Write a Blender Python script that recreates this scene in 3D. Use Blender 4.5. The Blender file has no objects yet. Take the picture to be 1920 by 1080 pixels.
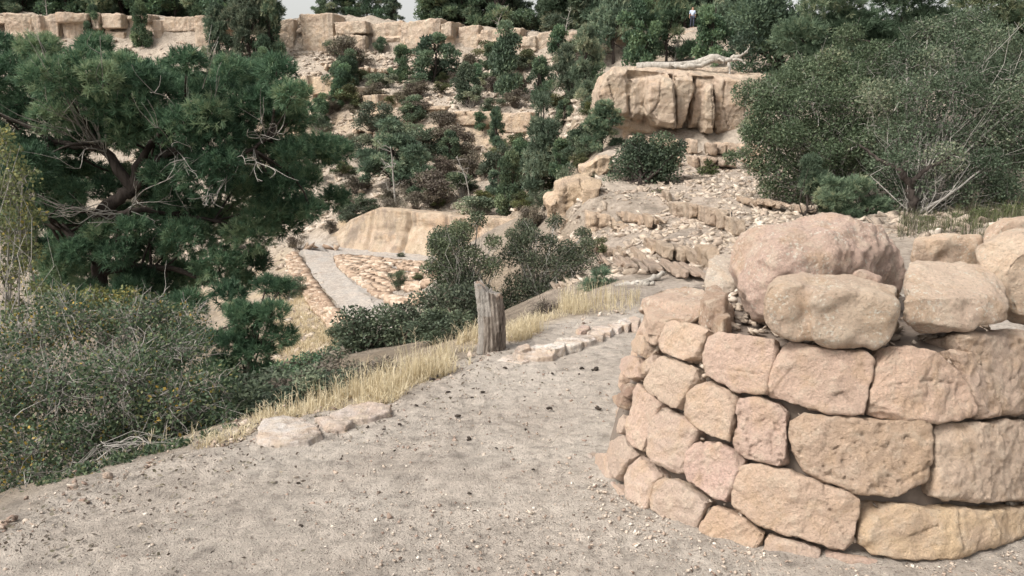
import bpy, bmesh, math
import numpy as np
from mathutils import Vector, geometry as mgeo
R = math.radians
SC = bpy.context.scene
COL = SC.collection
# ------------------------------------------------------------------ camera model (used to read distances off the photograph)
FPX, PITCH, CAMH = 1478.0, R(11.1), 1.6
CP, SP = math.cos(PITCH), math.sin(PITCH)
def ray(u, v):
    a = (u-960.0)/FPX; b = (540.0-v)/FPX
    return np.array([a, CP+b*SP, -SP+b*CP])
def P(u, v, y):                       # point seen at (u,v) that stands y metres ahead
    d = ray(u, v); t = y/d[1]
    return np.array([d[0]*t, y, CAMH+d[2]*t])
def G(u, v, z=0.0):                   # point seen at (u,v) lying at height z
    d = ray(u, v); t = (z-CAMH)/d[2]
    return np.array([d[0]*t, d[1]*t, z])
def M(px, y): return px*y/FPX
# ------------------------------------------------------------------ noise
_r = np.random.RandomState(7)
_perm = np.tile(_r.permutation(256), 3)
_grad = _r.normal(size=(256,3)); _grad /= np.linalg.norm(_grad, axis=1)[:,None]
def perlin(p):
    p = np.asarray(p, float); i = np.floor(p).astype(int); f = p-i; i &= 255
    w = f*f*f*(f*(f*6-15)+10)
    out = 0
    for dx in (0,1):
        for dy in (0,1):
            for dz in (0,1):
                h = _perm[_perm[_perm[i[:,0]+dx]+i[:,1]+dy]+i[:,2]+dz]
                g = _grad[h]
                d = (f[:,0]-dx)*g[:,0]+(f[:,1]-dy)*g[:,1]+(f[:,2]-dz)*g[:,2]
                wt = (w[:,0] if dx else 1-w[:,0])*(w[:,1] if dy else 1-w[:,1])*(w[:,2] if dz else 1-w[:,2])
                out = out + wt*d
    return out
def fbm(p, scale=1.0, octaves=4, gain=.5, ridged=False):
    p = np.asarray(p, float)*scale; a = 1.0; s = 0
    for o in range(octaves):
        n = perlin(p+17.3*o)
        if ridged: n = .35-np.abs(n)
        s = s+a*n; a *= gain; p = p*2.03
    return s
# ------------------------------------------------------------------ mesh plumbing
def new_mesh(name, verts, quads=None, tris=None, attrs=None, smooth=False, colors=None):
    verts = np.asarray(verts, np.float32)
    me = bpy.data.meshes.new(name)
    me.vertices.add(len(verts)); me.vertices.foreach_set('co', verts.ravel())
    parts = []; tot = []
    if quads is not None and len(quads): parts.append(np.asarray(quads, np.int32).ravel()); tot.append(np.full(len(quads), 4, np.int32))
    if tris is not None and len(tris): parts.append(np.asarray(tris, np.int32).ravel()); tot.append(np.full(len(tris), 3, np.int32))
    loops = np.concatenate(parts); tot = np.concatenate(tot)
    me.loops.add(len(loops)); me.loops.foreach_set('vertex_index', loops)
    me.polygons.add(len(tot))
    start = np.concatenate([[0], np.cumsum(tot)[:-1]]).astype(np.int32)
    me.polygons.foreach_set('loop_start', start); me.polygons.foreach_set('loop_total', tot)
    if smooth: me.polygons.foreach_set('use_smooth', np.ones(len(tot), bool))
    me.update(calc_edges=True); me.validate()
    for k, a in (attrs or {}).items():
        at = me.attributes.new(k, 'FLOAT', 'POINT'); at.data.foreach_set('value', np.asarray(a, np.float32))
    for k, a in (colors or {}).items():
        at = me.attributes.new(k, 'FLOAT_COLOR', 'POINT')
        c = np.ones((len(verts),4), np.float32); c[:,:3] = a
        at.data.foreach_set('color', c.ravel())
    return me
def link(name, me, mat=None, parent=None, loc=None, color=None):
    o = bpy.data.objects.new(name, me); COL.objects.link(o)
    if me is not None and mat is not None: me.materials.append(mat)
    if parent is not None: o.parent = parent
    if loc is not None: o.location = loc
    if color is not None: o.color = (*color, 1)
    return o
def tag(o, label=None, cat=None, group=None, kind=None):
    if label: o['label'] = label
    if cat: o['category'] = cat
    if group: o['group'] = group
    if kind: o['kind'] = kind
    return o
def empty(name, loc, rz=0):
    o = bpy.data.objects.new(name, None); COL.objects.link(o); o.location = loc; o.rotation_euler.z = rz
    o.empty_display_size = .2
    return o
def dup(root, parent=None):
    c = root.copy(); COL.objects.link(c); c.parent = parent
    for ch in root.children: dup(ch, c)
    return c
class Geo:
    def __init__(s): s.v = []; s.q = []; s.t = []; s.a = []; s.n = 0
    def add(s, v, q=None, t=None, a=0.5):
        v = np.asarray(v, float)
        if q is not None and len(q): s.q.append(np.asarray(q)+s.n)
        if t is not None and len(t): s.t.append(np.asarray(t)+s.n)
        s.v.append(v); s.a.append(np.full(len(v), a) if np.isscalar(a) else np.asarray(a)); s.n += len(v)
    def build(s, name, mat, parent=None, origin=None, smooth=False, color=None):
        v = np.concatenate(s.v)
        if origin is not None: v = v-np.asarray(origin)
        me = new_mesh(name, v, np.concatenate(s.q) if s.q else None, np.concatenate(s.t) if s.t else None, {'v': np.concatenate(s.a)}, smooth)
        return link(name, me, mat, parent, color=color)
def tube(g, pts, rad, k=5, a=.5, cap=True):
    pts = np.asarray(pts, float); n = len(pts); rad = np.broadcast_to(np.asarray(rad, float), (n,))
    t = np.gradient(pts, axis=0); t /= np.linalg.norm(t, axis=1)[:,None]+1e-9
    ref = np.array([0,0,1.]) if abs(t[:,2]).mean() < .8 else np.array([1.,0,0])
    b = np.cross(t, ref); b /= np.linalg.norm(b, axis=1)[:,None]+1e-9; c = np.cross(t, b)
    an = np.arange(k)*2*math.pi/k
    v = pts[:,None]+rad[:,None,None]*(np.cos(an)[None,:,None]*b[:,None]+np.sin(an)[None,:,None]*c[:,None])
    v = v.reshape(-1,3); i = np.arange(n-1)[:,None]*k; j = np.arange(k)[None]; j2 = (j+1) % k
    q = np.stack([i+j, i+j2, i+k+j2, i+k+j], -1).reshape(-1,4)
    tr = None
    if cap:
        v = np.concatenate([v, pts[-1:]]); L = (n-1)*k
        tr = np.stack([L+np.arange(k), L+(np.arange(k)+1) % k, np.full(k, n*k)], -1)
    g.add(v, q, tr, a)
def wiggle(p0, p1, rng, n=6, amp=.1, sag=0):
    p0 = np.asarray(p0, float); p1 = np.asarray(p1, float); L = np.linalg.norm(p1-p0)
    s = np.linspace(0,1,n)[:,None]; p = p0+(p1-p0)*s
    w = rng.normal(size=(n,3))*amp*L; w[0] = 0; w[-1] = 0
    p = p+w; p[:,2] += sag*L*(4*s[:,0]*(1-s[:,0]))
    return p
# ------------------------------------------------------------------ rock tools
_tmpobj = None
def remesh(verts_faces_bm, voxel):
    me = bpy.data.meshes.new('tmp'); verts_faces_bm.to_mesh(me); verts_faces_bm.free()
    o = bpy.data.objects.new('tmp', me); COL.objects.link(o)
    m = o.modifiers.new('r', 'REMESH'); m.mode = 'VOXEL'; m.voxel_size = voxel; m.adaptivity = 0
    dg = bpy.context.evaluated_depsgraph_get(); ev = o.evaluated_get(dg)
    em = ev.to_mesh()
    v = np.empty(len(em.vertices)*3, np.float32); em.vertices.foreach_get('co', v); v = v.reshape(-1,3).astype(float)
    nl = len(em.loops); li = np.empty(nl, np.int32); em.loops.foreach_get('vertex_index', li)
    lt = np.empty(len(em.polygons), np.int32); em.polygons.foreach_get('loop_total', lt)
    ls = np.empty(len(em.polygons), np.int32); em.polygons.foreach_get('loop_start', ls)
    q = np.stack([li[ls[lt==4]+k] for k in range(4)], -1) if (lt==4).any() else np.zeros((0,4), int)
    t = np.stack([li[ls[lt==3]+k] for k in range(3)], -1) if (lt==3).any() else np.zeros((0,3), int)
    ev.to_mesh_clear(); bpy.data.objects.remove(o); bpy.data.meshes.remove(me)
    return v, q, t
def hull_bm(hulls):
    bm = bmesh.new()
    for pts in hulls:
        vs = [bm.verts.new(p) for p in pts]
        r = bmesh.ops.convex_hull(bm, input=vs)
        junk = list({e for e in r['geom_interior']+r['geom_unused'] if isinstance(e, bmesh.types.BMVert)})
        bmesh.ops.delete(bm, geom=junk, context='VERTS')
    bm.normal_update()
    return bm
def lap(v, q, t, it, lam=.5):
    e = np.concatenate([q[:,[0,1]], q[:,[1,2]], q[:,[2,3]], q[:,[3,0]]]+([t[:,[0,1]], t[:,[1,2]], t[:,[2,0]]] if len(t) else []))
    e = np.concatenate([e, e[:,::-1]]); n = len(v)
    cnt = np.maximum(np.bincount(e[:,0], minlength=n), 1)[:,None]
    for _ in range(it):
        m = np.stack([np.bincount(e[:,0], v[e[:,1],k], n) for k in range(3)], -1)/cnt
        v = v+lam*(m-v)
    return v
def vnormals(v, q, t):
    nr = np.zeros_like(v)
    for f, (a,b,c) in ((q,(0,1,3)), (q,(2,3,1)), (t,(0,1,2))):
        if len(f):
            fn = np.cross(v[f[:,b]]-v[f[:,a]], v[f[:,c]]-v[f[:,a]])
            for k in range(f.shape[1]):
                for ax in range(3): nr[:,ax] += np.bincount(f[:,k], fn[:,ax], len(v))
    return nr/(np.linalg.norm(nr, axis=1)[:,None]+1e-12)
def rock(name, hulls, voxel, mat, parent=None, smooth=3, lo=.03, lo_s=4., mid=.008, mid_s=18., strat=0., strat_s=30., seed=0, color=None, pits=0., flake=0., cracks=None, facet=0, ncut=0, cutn=None, cutq=(.93,.985)):
    """a rock: hulls fused, worn by smoothing, then weathered with noise along its normals"""
    v, q, t = remesh(hull_bm(hulls), voxel)
    if smooth: v = lap(v, q, t, smooth)
    rc = np.random.RandomState(seed*13+5)
    for _ in range(ncut):                        # breaks: shave the block along a few random planes
        k = rc.normal(size=3); k[2] += .25
        if cutn is not None: k = np.asarray(cutn)*1.1+k*.75
        k /= np.linalg.norm(k); s_ = v@k; thr = np.quantile(s_, rc.uniform(*cutq)); v = v-k[None]*(np.clip(s_-thr, 0, None)*.92)[:,None]
    off = np.array([seed*3.71, seed*1.37, seed*5.13])
    n = vnormals(v, q, t); p = v+off
    d = lo*fbm(p, lo_s, 3)+mid*fbm(p, mid_s, 4, .55)
    if flake:                                   # spalled flakes: terraces of a smooth field
        f = fbm(p, lo_s*1.1, 2)*3.0
        d = d+flake*(np.floor(f)+np.clip((f-np.floor(f)-.82)/.18, 0, 1))*.5
    if strat:
        pp = p*np.array([1.2,1.2,strat_s])
        d = d+strat*fbm(pp+fbm(p,2.,2)[:,None]*1.5, 1., 3)
    if facet:                                   # conchoidal breaks: crisp ridges between shallow scoops
        d = d+facet*(fbm(p, lo_s*1.6, 3, .5, True)-.32)
    if cracks:
        lines, wpx, dep = cracks; w0 = v if parent is None else v+np.array(parent.location)
        cu, cv = project(w0+0.0); dist = np.full(len(v), 1e9); xy_ = np.column_stack([cu, cv])+3.0*wpx*np.column_stack([fbm(p, 9/ max(1, wpx), 3), fbm(p+5, 9/max(1, wpx), 3)])
        front = (n*(w0-np.array([0,0,CAMH]))).sum(1) < 0
        for L_ in lines: dist = np.minimum(dist, seg_d(xy_, np.array(L_, float)))
        d = d-dep*np.exp(-(dist/wpx)**2)*front
    if pits:
        c = fbm(p, 34., 2); d = d-pits*np.clip((c-.27)/.08, 0, 1)
    v = v+n*d[:,None]
    c = v.mean(0) if parent is None else (0,0,0)
    me = new_mesh(name, v-c, q, t, {'cav': d/(abs(lo)+abs(mid)+1e-6)}, True)
    return link(name, me, mat, parent, loc=None if parent is not None else c, color=color)
def project(p):
    x, y, z = p[:,0], p[:,1], p[:,2]-CAMH
    f = y*CP-z*SP; up = y*SP+z*CP
    return 960+FPX*x/f, 540-FPX*up/f
def seg_d(xy, pts):
    d = np.full(len(xy), 1e9)
    for a, b_ in zip(pts[:-1], pts[1:]):
        e = b_-a; w = xy-a; t = np.clip((w@e)/(e@e), 0, 1); d = np.minimum(d, np.linalg.norm(w-t[:,None]*e, axis=1))
    return d
def slab(poly_px, z, thick, shrink=.97, jitter=0):
    top = np.array([G(u,v,z) for u,v in poly_px]); c = top.mean(0)
    a = c+(top-c)*shrink*.9; b = c+(top-c)*shrink; b[:,2] -= thick*.3; d = c+(top-c)*shrink*1.04; d[:,2] -= thick
    return np.concatenate([a,b,d])
# ------------------------------------------------------------------ foliage tools
def clump_pts(cl, n, rng, shell=.45, hemi=0.):
    cl = np.asarray(cl, float); w = (cl[:,3]*cl[:,4]*cl[:,5])**.6; i = rng.choice(len(cl), n, p=w/w.sum())
    d = rng.normal(size=(n,3)); d /= np.linalg.norm(d, axis=1)[:,None]
    if hemi: d[:,2] = np.where(rng.rand(n) < hemi, np.abs(d[:,2]), d[:,2])
    r = rng.rand(n)**shell
    return cl[i,:3]+d*cl[i,3:6]*r[:,None], d, i, r
def leaves(g, p, d, L, W, rng, up=.3, spread=.9, a=None):
    n = len(p)
    ax = d*.5+rng.normal(size=(n,3))*spread; ax[:,2] += up; ax /= np.linalg.norm(ax, axis=1)[:,None]
    nn = d*.8+rng.normal(size=(n,3))*.7+np.array([0,0,.5]); s = np.cross(ax, nn); s /= np.linalg.norm(s, axis=1)[:,None]+1e-9
    up_ = np.cross(s, ax)
    L = L*(.6+.8*rng.rand(n))[:,None]; W = W*(.6+.8*rng.rand(n))[:,None]
    v = np.stack([p, p+ax*L*.5+s*W*.5+up_*W*.12, p+ax*L, p+ax*L*.5-s*W*.5+up_*W*.12], 1).reshape(-1,3)
    if a is None: a = rng.rand(n)
    g.add(v, np.arange(n*4).reshape(n,4), a=np.repeat(a, 4))
def tufts(g, p, d, k, L, W, rng, fan=.55, up=.35, a=None):
    n = len(p)
    ax = d+rng.normal(size=(n,3))*.4; ax[:,2] += up; ax /= np.linalg.norm(ax, axis=1)[:,None]
    if a is None: a = rng.rand(n)
    A = np.repeat(ax, k, 0); B = np.repeat(p, k, 0); m = n*k
    st = rng.rand(m,1)*L*.6
    nd = A+rng.normal(size=(m,3))*fan; nd /= np.linalg.norm(nd, axis=1)[:,None]
    s = np.cross(nd, rng.normal(size=(m,3))); s /= np.linalg.norm(s, axis=1)[:,None]+1e-9
    b0 = B+A*st-A*L*.3; l = L*(.7+.5*rng.rand(m,1))
    v = np.stack([b0-s*W*.5, b0+s*W*.5, b0+nd*l+s*W*.25, b0+nd*l-s*W*.25], 1).reshape(-1,3)
    aa = np.clip(np.repeat(a, k)+rng.normal(size=m)*.08, 0, 1)
    g.add(v, np.arange(m*4).reshape(m,4), a=np.repeat(aa, 4))
def px_clumps(lst, y0, squash=.8, dy=1.0):
    out = []
    for c in lst:
        u, v, rp = c[:3]; y = y0+(c[3] if len(c) > 3 else 0); r = M(rp, y)
        p = P(u, v, y); out.append([*p, r, r*dy, r*squash])
    return np.array(out)
# ------------------------------------------------------------------ materials
def mat(name):
    m = bpy.data.materials.new(name); m.use_nodes = True; nt = m.node_tree
    b = nt.nodes['Principled BSDF']; b.inputs['Specular IOR Level'].default_value = .25
    return m, nt, b
def N(nt, t, **kw):
    n = nt.nodes.new(t)
    for k, v in kw.items():
        if k in n.inputs: n.inputs[k].default_value = v
        else: setattr(n, k, v)
    return n
def noise(nt, vec, scale, detail=6, rough=.6, dist=0):
    n = N(nt, 'ShaderNodeTexNoise'); n.inputs['Scale'].default_value = scale; n.inputs['Detail'].default_value = detail
    n.inputs['Roughness'].default_value = rough; n.inputs['Distortion'].default_value = dist
    nt.links.new(vec, n.inputs['Vector']); return n.outputs['Fac']
def ramp(nt, fac, stops):
    r = N(nt, 'ShaderNodeValToRGB'); e = r.color_ramp.elements
    while len(e) < len(stops): e.new(.5)
    for el, (p, c) in zip(e, stops): el.position = p; el.color = (*c, 1) if len(c) == 3 else c
    nt.links.new(fac, r.inputs['Fac']); return r.outputs['Color']
def mix(nt, a, b, fac, mode='MIX'):
    m = N(nt, 'ShaderNodeMix'); m.data_type = 'RGBA'; m.blend_type = mode
    for sock, x in ((m.inputs[6], a), (m.inputs[7], b), (m.inputs[0], fac)):
        if isinstance(x, (int, float)): sock.default_value = x
        elif isinstance(x, tuple): sock.default_value = (*x, 1)
        else: nt.links.new(x, sock)
    return m.outputs[2]
def math_(nt, op, a, b=0.):
    m = N(nt, 'ShaderNodeMath'); m.operation = op
    for s, x in ((m.inputs[0], a), (m.inputs[1], b)):
        if isinstance(x, (int, float)): s.default_value = x
        else: nt.links.new(x, s)
    return m.outputs[0]
def bump(nt, b, h, strength, dist):
    n = N(nt, 'ShaderNodeBump'); n.inputs['Strength'].default_value = strength; n.inputs['Distance'].default_value = dist
    nt.links.new(h, n.inputs['Height']); nt.links.new(n.outputs['Normal'], b.inputs['Normal'])
def wpos(nt): return N(nt, 'ShaderNodeNewGeometry').outputs['Position']
def gray(x): return (x,x,x)
def sandstone(name, s=1.0, strata=0.0, white=.35, lichen=.5, bumps=1.0, spots=0.):
    """s: feature size in metres of the big mottling; the object's colour is the stone's own hue"""
    m, nt, b = mat(name); pos = wpos(nt)
    oi = N(nt, 'ShaderNodeObjectInfo')
    base = oi.outputs['Color']
    n1 = noise(nt, pos, 2.2/s, 6, .62, .4); n2 = noise(nt, pos, 9./s, 8, .65); n3 = noise(nt, pos, 60./s, 4, .7)
    c = mix(nt, base, (.54,.41,.33), ramp(nt, n1, [(.42,gray(0)),(.62,gray(.6))]))
    c = mix(nt, c, (.58,.415,.28), ramp(nt, noise(nt, pos, 4.1/s, 5, .6, .6), [(.50,gray(0)),(.64,gray(.5))]))
    c = mix(nt, c, (.68,.58,.47), ramp(nt, n2, [(.50,gray(0)),(.62,gray(white))]))
    c = mix(nt, c, (.24,.19,.15), ramp(nt, noise(nt, pos, 7./s, 10, .75, .3), [(.56,gray(0)),(.70,gray(lichen))]))
    if strata:
        mp = N(nt, 'ShaderNodeMapping'); mp.inputs['Scale'].default_value = (.25,.25,4.0); nt.links.new(pos, mp.inputs['Vector'])
        c = mix(nt, c, (.33,.245,.18), ramp(nt, noise(nt, mp.outputs[0], 1.0/s*.8, 8, .65), [(.50,gray(0)),(.62,gray(strata))]))
        mp2 = N(nt, 'ShaderNodeMapping'); mp2.inputs['Scale'].default_value = (1.6,1.6,.16); nt.links.new(pos, mp2.inputs['Vector'])
        c = mix(nt, c, (.27,.225,.19), ramp(nt, noise(nt, mp2.outputs[0], 2.2/s, 8, .7), [(.50,gray(0)),(.63,gray(.75))]))
        c = mix(nt, c, (.64,.55,.44), ramp(nt, noise(nt, mp2.outputs[0], 3.1/s, 6, .7), [(.56,gray(0)),(.66,gray(.5))]))
    if spots:
        sp = math_(nt, 'MULTIPLY', ramp(nt, noise(nt, pos, 75, 4, .6), [(.56,gray(0)),(.62,gray(spots))]), ramp(nt, noise(nt, pos, 6., 4, .6), [(.46,gray(0)),(.56,gray(1))]))
        c = mix(nt, c, (.74,.70,.62), sp)
    fleck = ramp(nt, n3, [(.30,gray(.66)),(.43,gray(.97)),(.58,gray(1.03)),(.70,gray(1.25))])
    c = mix(nt, c, fleck, 1.0, 'MULTIPLY')
    nt.links.new(c, b.inputs['Base Color']); b.inputs['Roughness'].default_value = .92
    h = math_(nt, 'ADD', math_(nt, 'MULTIPLY', n2, 1.0), math_(nt, 'MULTIPLY', noise(nt, pos, 40./s, 10, .78), .75))
    bump(nt, b, h, 1.0*bumps, .05*s)
    return m
def foliage(name, stops, trans=.25, rough=.55, rnd=True):
    m, nt, b = mat(name)
    at = N(nt, 'ShaderNodeAttribute', attribute_name='v')
    c = ramp(nt, at.outputs['Fac'], stops)
    if rnd: oi = N(nt, 'ShaderNodeObjectInfo'); hv = N(nt, 'ShaderNodeHueSaturation'); nt.links.new(c, hv.inputs['Color'])
    if rnd: mr = lambda a, b_, src: math_(nt, 'ADD', math_(nt, 'MULTIPLY', src, b_-a), a)
    if rnd: nt.links.new(mr(.47, .515, oi.outputs['Random']), hv.inputs['Hue']); nt.links.new(mr(.9, 1.35, math_(nt, 'FRACT', math_(nt, 'MULTIPLY', oi.outputs['Random'], 7.3))), hv.inputs['Value']); nt.links.new(mr(.82, 1.12, math_(nt, 'FRACT', math_(nt, 'MULTIPLY', oi.outputs['Random'], 13.7))), hv.inputs['Saturation']); c = hv.outputs[0]
    nt.links.new(c, b.inputs['Base Color']); b.inputs['Roughness'].default_value = rough
    tr = N(nt, 'ShaderNodeBsdfTranslucent'); nt.links.new(c, tr.inputs['Color'])
    mx = N(nt, 'ShaderNodeMixShader'); mx.inputs[0].default_value = trans
    nt.links.new(b.outputs[0], mx.inputs[1]); nt.links.new(tr.outputs[0], mx.inputs[2])
    nt.links.new(mx.outputs[0], nt.nodes['Material Output'].inputs['Surface'])
    return m
def barkmat(name, c0, c1, scale=14., bs=.6):
    m, nt, b = mat(name); pos = wpos(nt)
    mp = N(nt, 'ShaderNodeMapping'); mp.inputs['Scale'].default_value = (1,1,.25); nt.links.new(pos, mp.inputs['Vector'])
    n = noise(nt, mp.outputs[0], scale, 6, .7, .5)
    nt.links.new(ramp(nt, n, [(.35,c0),(.65,c1)]), b.inputs['Base Color']); b.inputs['Roughness'].default_value = .9
    bump(nt, b, n, bs, .02); return m
MT = {}
MT['wall_stone'] = sandstone('wall_stone', .55, 0, .38, .22)
MT['cap_stone'] = sandstone('cap_stone', .7, .0, .5, .28, 1., .8)
MT['cliff_stone'] = sandstone('cliff_stone', 3.0, .4, .4, .75, 1.0)
MT['outcrop_stone'] = sandstone('outcrop_stone', 2.2, .35, .3, .6, .9)
MT['slab_stone'] = sandstone('slab_stone', .5, .2, .5, .25)
MT['pine'] = foliage('pine_needles', [(0,(.052,.085,.056)),(.45,(.112,.172,.112)),(.8,(.19,.262,.17)),(1,(.30,.33,.21))], .32)
MT['juniper'] = foliage('juniper_scales', [(0,(.046,.074,.050)),(.5,(.092,.145,.094)),(1,(.165,.225,.13))], .3)
MT['olive'] = foliage('olive_leaves', [(0,(.045,.060,.028)),(.5,(.085,.105,.045)),(1,(.15,.16,.07))], .25)
MT['greyleaf'] = foliage('grey_green_leaves', [(0,(.060,.085,.055)),(.5,(.105,.145,.092)),(.9,(.18,.225,.15)),(1,(.27,.29,.19))], .3)
MT['oak'] = foliage('oak_leaves', [(0,(.046,.078,.048)),(.5,(.092,.140,.082)),(.90,(.165,.21,.115)),(.975,(.23,.23,.10)),(.992,(.42,.32,.08)),(1,(.46,.32,.08))], .3, .55, False)
MT['yellowleaf'] = foliage('yellowing_leaves', [(0,(.085,.11,.05)),(.5,(.16,.19,.085)),(.88,(.24,.25,.10)),(1,(.44,.36,.09))], .3)
MT['brownscrub'] = foliage('brown_scrub', [(0,(.085,.072,.060)),(.5,(.145,.125,.098)),(.8,(.16,.155,.105)),(1,(.24,.21,.16))], .2)
MT['thicket'] = foliage('thicket_leaves', [(0,(.046,.074,.044)),(.5,(.090,.135,.080)),(.9,(.155,.205,.125)),(1,(.24,.26,.17))], .3)
MT['darkleaf'] = foliage('dark_leaves', [(0,(.042,.060,.040)),(.5,(.082,.112,.074)),(1,(.15,.185,.115))], .25)
MT['straw'] = foliage('straw', [(0,(.44,.36,.23)),(.5,(.62,.53,.355)),(1,(.76,.69,.53))], .35, .55, False)
MT['pine_near'] = foliage('pinyon_needles', [(0,(.040,.080,.050)),(.4,(.085,.160,.096)),(.75,(.155,.255,.150)),(1,(.27,.34,.20))], .32, .55, False)
MT['bark'] = barkmat('dark_bark', (.025,.02,.018), (.085,.07,.062))
MT['twig'] = barkmat('grey_twig', (.22,.205,.19), (.44,.42,.39), 30, .3)
MT['browntwig'] = barkmat('brown_twig', (.09,.075,.062), (.20,.17,.145), 30, .3)
MT['driftwood'] = barkmat('bleached_wood', (.22,.20,.175), (.50,.47,.43), 10, .5)
# weathered stump: long vertical cracks
m, nt, b = mat('stump_wood'); pos = wpos(nt)
mp = N(nt, 'ShaderNodeMapping'); mp.inputs['Scale'].default_value = (1,1,.22); nt.links.new(pos, mp.inputs['Vector'])
n1 = noise(nt, mp.outputs[0], 22, 6, .7, .4); n2 = noise(nt, pos, 7, 4)
c = ramp(nt, n1, [(.36,(.035,.028,.024)),(.47,(.16,.135,.115)),(.65,(.30,.265,.235))])
at = N(nt, 'ShaderNodeAttribute', attribute_name='v')
c = mix(nt, c, (.36,.35,.335), math_(nt, 'MULTIPLY', at.outputs['Fac'], .5))
c = mix(nt, c, (.34,.20,.12), ramp(nt, n2, [(.58,gray(0)),(.7,gray(.45))]))
nt.links.new(c, b.inputs['Base Color']); b.inputs['Roughness'].default_value = .9; bump(nt, b, n1, .8, .02); MT['stump'] = m
# ground: colour comes from the terrain's own soil map, broken up by stones and dirt
def soil(name, fine):
    m, nt, b = mat(name); pos = wpos(nt)
    at = N(nt, 'ShaderNodeAttribute', attribute_name='soil'); c = at.outputs['Color']
    if fine:
        n1 = noise(nt, pos, 1.1, 5, .6, .3); n2 = noise(nt, pos, 12, 8, .7); n3 = noise(nt, pos, 130, 5, .7); n4 = noise(nt, pos, 4.0, 6, .65, .5)
        c = mix(nt, c, (.36,.31,.27), ramp(nt, n1, [(.40,gray(0)),(.60,gray(.6))]))
        c = mix(nt, c, (.55,.49,.435), ramp(nt, n4, [(.46,gray(0)),(.60,gray(.6))]))
        c = mix(nt, c, ramp(nt, n2, [(.30,gray(.55)),(.48,gray(1)),(.66,gray(1.25))]), 1., 'MULTIPLY')
        c = mix(nt, c, ramp(nt, n3, [(.30,gray(.66)),(.43,gray(.96)),(.58,gray(1.03)),(.69,gray(1.3))]), 1., 'MULTIPLY')
        n5 = noise(nt, pos, 38, 6, .75, .6); c = mix(nt, c, ramp(nt, n5, [(.32,gray(.6)),(.42,gray(1)),(.60,gray(1)),(.70,gray(1.35))]), ramp(nt, noise(nt, pos, 2.3, 4, .6), [(.38,gray(.25)),(.6,gray(1))]), 'MULTIPLY')
        vo = N(nt, 'ShaderNodeTexVoronoi'); vo.inputs['Scale'].default_value = 85; vo.inputs['Randomness'].default_value = 1; nt.links.new(pos, vo.inputs['Vector'])
        vm = ramp(nt, vo.outputs['Distance'], [(.12,gray(1)),(.34,gray(0))])
        sel = ramp(nt, vo.outputs['Color'], [(.48,gray(0)),(.52,gray(1))])
        c = mix(nt, c, mix(nt, (.62,.56,.50), (.30,.22,.18), vo.outputs['Color']), math_(nt, 'MULTIPLY', math_(nt, 'MULTIPLY', vm, sel), .75))
        h = math_(nt, 'ADD', math_(nt, 'ADD', n2, math_(nt, 'MULTIPLY', n3, .6)), math_(nt, 'MULTIPLY', math_(nt, 'MULTIPLY', vm, sel), .7))
        bump(nt, b, h, 1.0, .03)
    else:
        n1 = noise(nt, pos, .35, 6, .65, .4); n2 = noise(nt, pos, 1.6, 8, .7); n3 = noise(nt, pos, 7., 8, .75)
        c = mix(nt, c, (.32,.275,.235), ramp(nt, n1, [(.42,gray(0)),(.60,gray(.7))]))
        c = mix(nt, c, (.22,.185,.15), ramp(nt, n2, [(.50,gray(0)),(.64,gray(.75))]))
        c = mix(nt, c, ramp(nt, n3, [(.28,gray(.55)),(.48,gray(1)),(.70,gray(1.35))]), 1., 'MULTIPLY')
        h = math_(nt, 'ADD', n2, math_(nt, 'MULTIPLY', n3, .6)); bump(nt, b, h, .8, .25)
    nt.links.new(c, b.inputs['Base Color']); b.inputs['Roughness'].default_value = .95
    return m
MT['path'] = soil('path_gravel', True); MT['ground'] = soil('slope_soil', False)
m, nt, b = mat('pebbles'); at = N(nt, 'ShaderNodeAttribute', attribute_name='v')
nt.links.new(ramp(nt, at.outputs['Fac'], [(0,(.10,.075,.06)),(.15,(.26,.19,.155)),(.5,(.42,.34,.28)),(.85,(.55,.48,.41)),(1,(.70,.66,.60))]), b.inputs['Base Color']); b.inputs['Roughness'].default_value = .9; MT['pebble'] = m
m, nt, b = mat('rubble_rock'); at = N(nt, 'ShaderNodeAttribute', attribute_name='v'); pos = wpos(nt)
c = ramp(nt, at.outputs['Fac'], [(0,(.24,.20,.165)),(.4,(.38,.31,.255)),(.7,(.47,.395,.32)),(1,(.60,.53,.46))])
c = mix(nt, c, ramp(nt, noise(nt, pos, 9, 6, .7), [(.3,gray(.6)),(.6,gray(1.1))]), 1., 'MULTIPLY')
nt.links.new(c, b.inputs['Base Color']); b.inputs['Roughness'].default_value = .95; MT['rubble'] = m
m, nt, b = mat('dry_stone_masonry'); at = N(nt, 'ShaderNodeAttribute', attribute_name='v'); pos = wpos(nt)
c = ramp(nt, at.outputs['Fac'], [(0,(.28,.20,.15)),(.4,(.38,.285,.215)),(.8,(.47,.365,.285)),(1,(.55,.47,.39))])
c = mix(nt, c, ramp(nt, noise(nt, pos, 5, 6, .7), [(.3,gray(.65)),(.6,gray(1.1))]), 1., 'MULTIPLY')
nt.links.new(c, b.inputs['Base Color']); b.inputs['Roughness'].default_value = .95; MT['masonry'] = m
def plain(name, c, r=.8):
    m, nt, b = mat(name); pos = wpos(nt)
    nt.links.new(ramp(nt, noise(nt, pos, 25, 4), [(.3,tuple(x*.8 for x in c)),(.7,tuple(min(1,x*1.15) for x in c))]), b.inputs['Base Color'])
    b.inputs['Roughness'].default_value = r; return m
MT['clod'] = plain('dark_clod', (.045,.036,.03)); MT['dirt'] = plain('packed_dirt', (.20,.165,.14))
MT['skin'] = plain('skin', (.45,.28,.2)); MT['shirt'] = plain('pale_shirt', (.55,.66,.85)); MT['trousers'] = plain('dark_trousers', (.05,.06,.09))
MT['hair'] = plain('dark_hair', (.03,.022,.018)); MT['iron'] = plain('dark_iron', (.03,.03,.032), .6)
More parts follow.
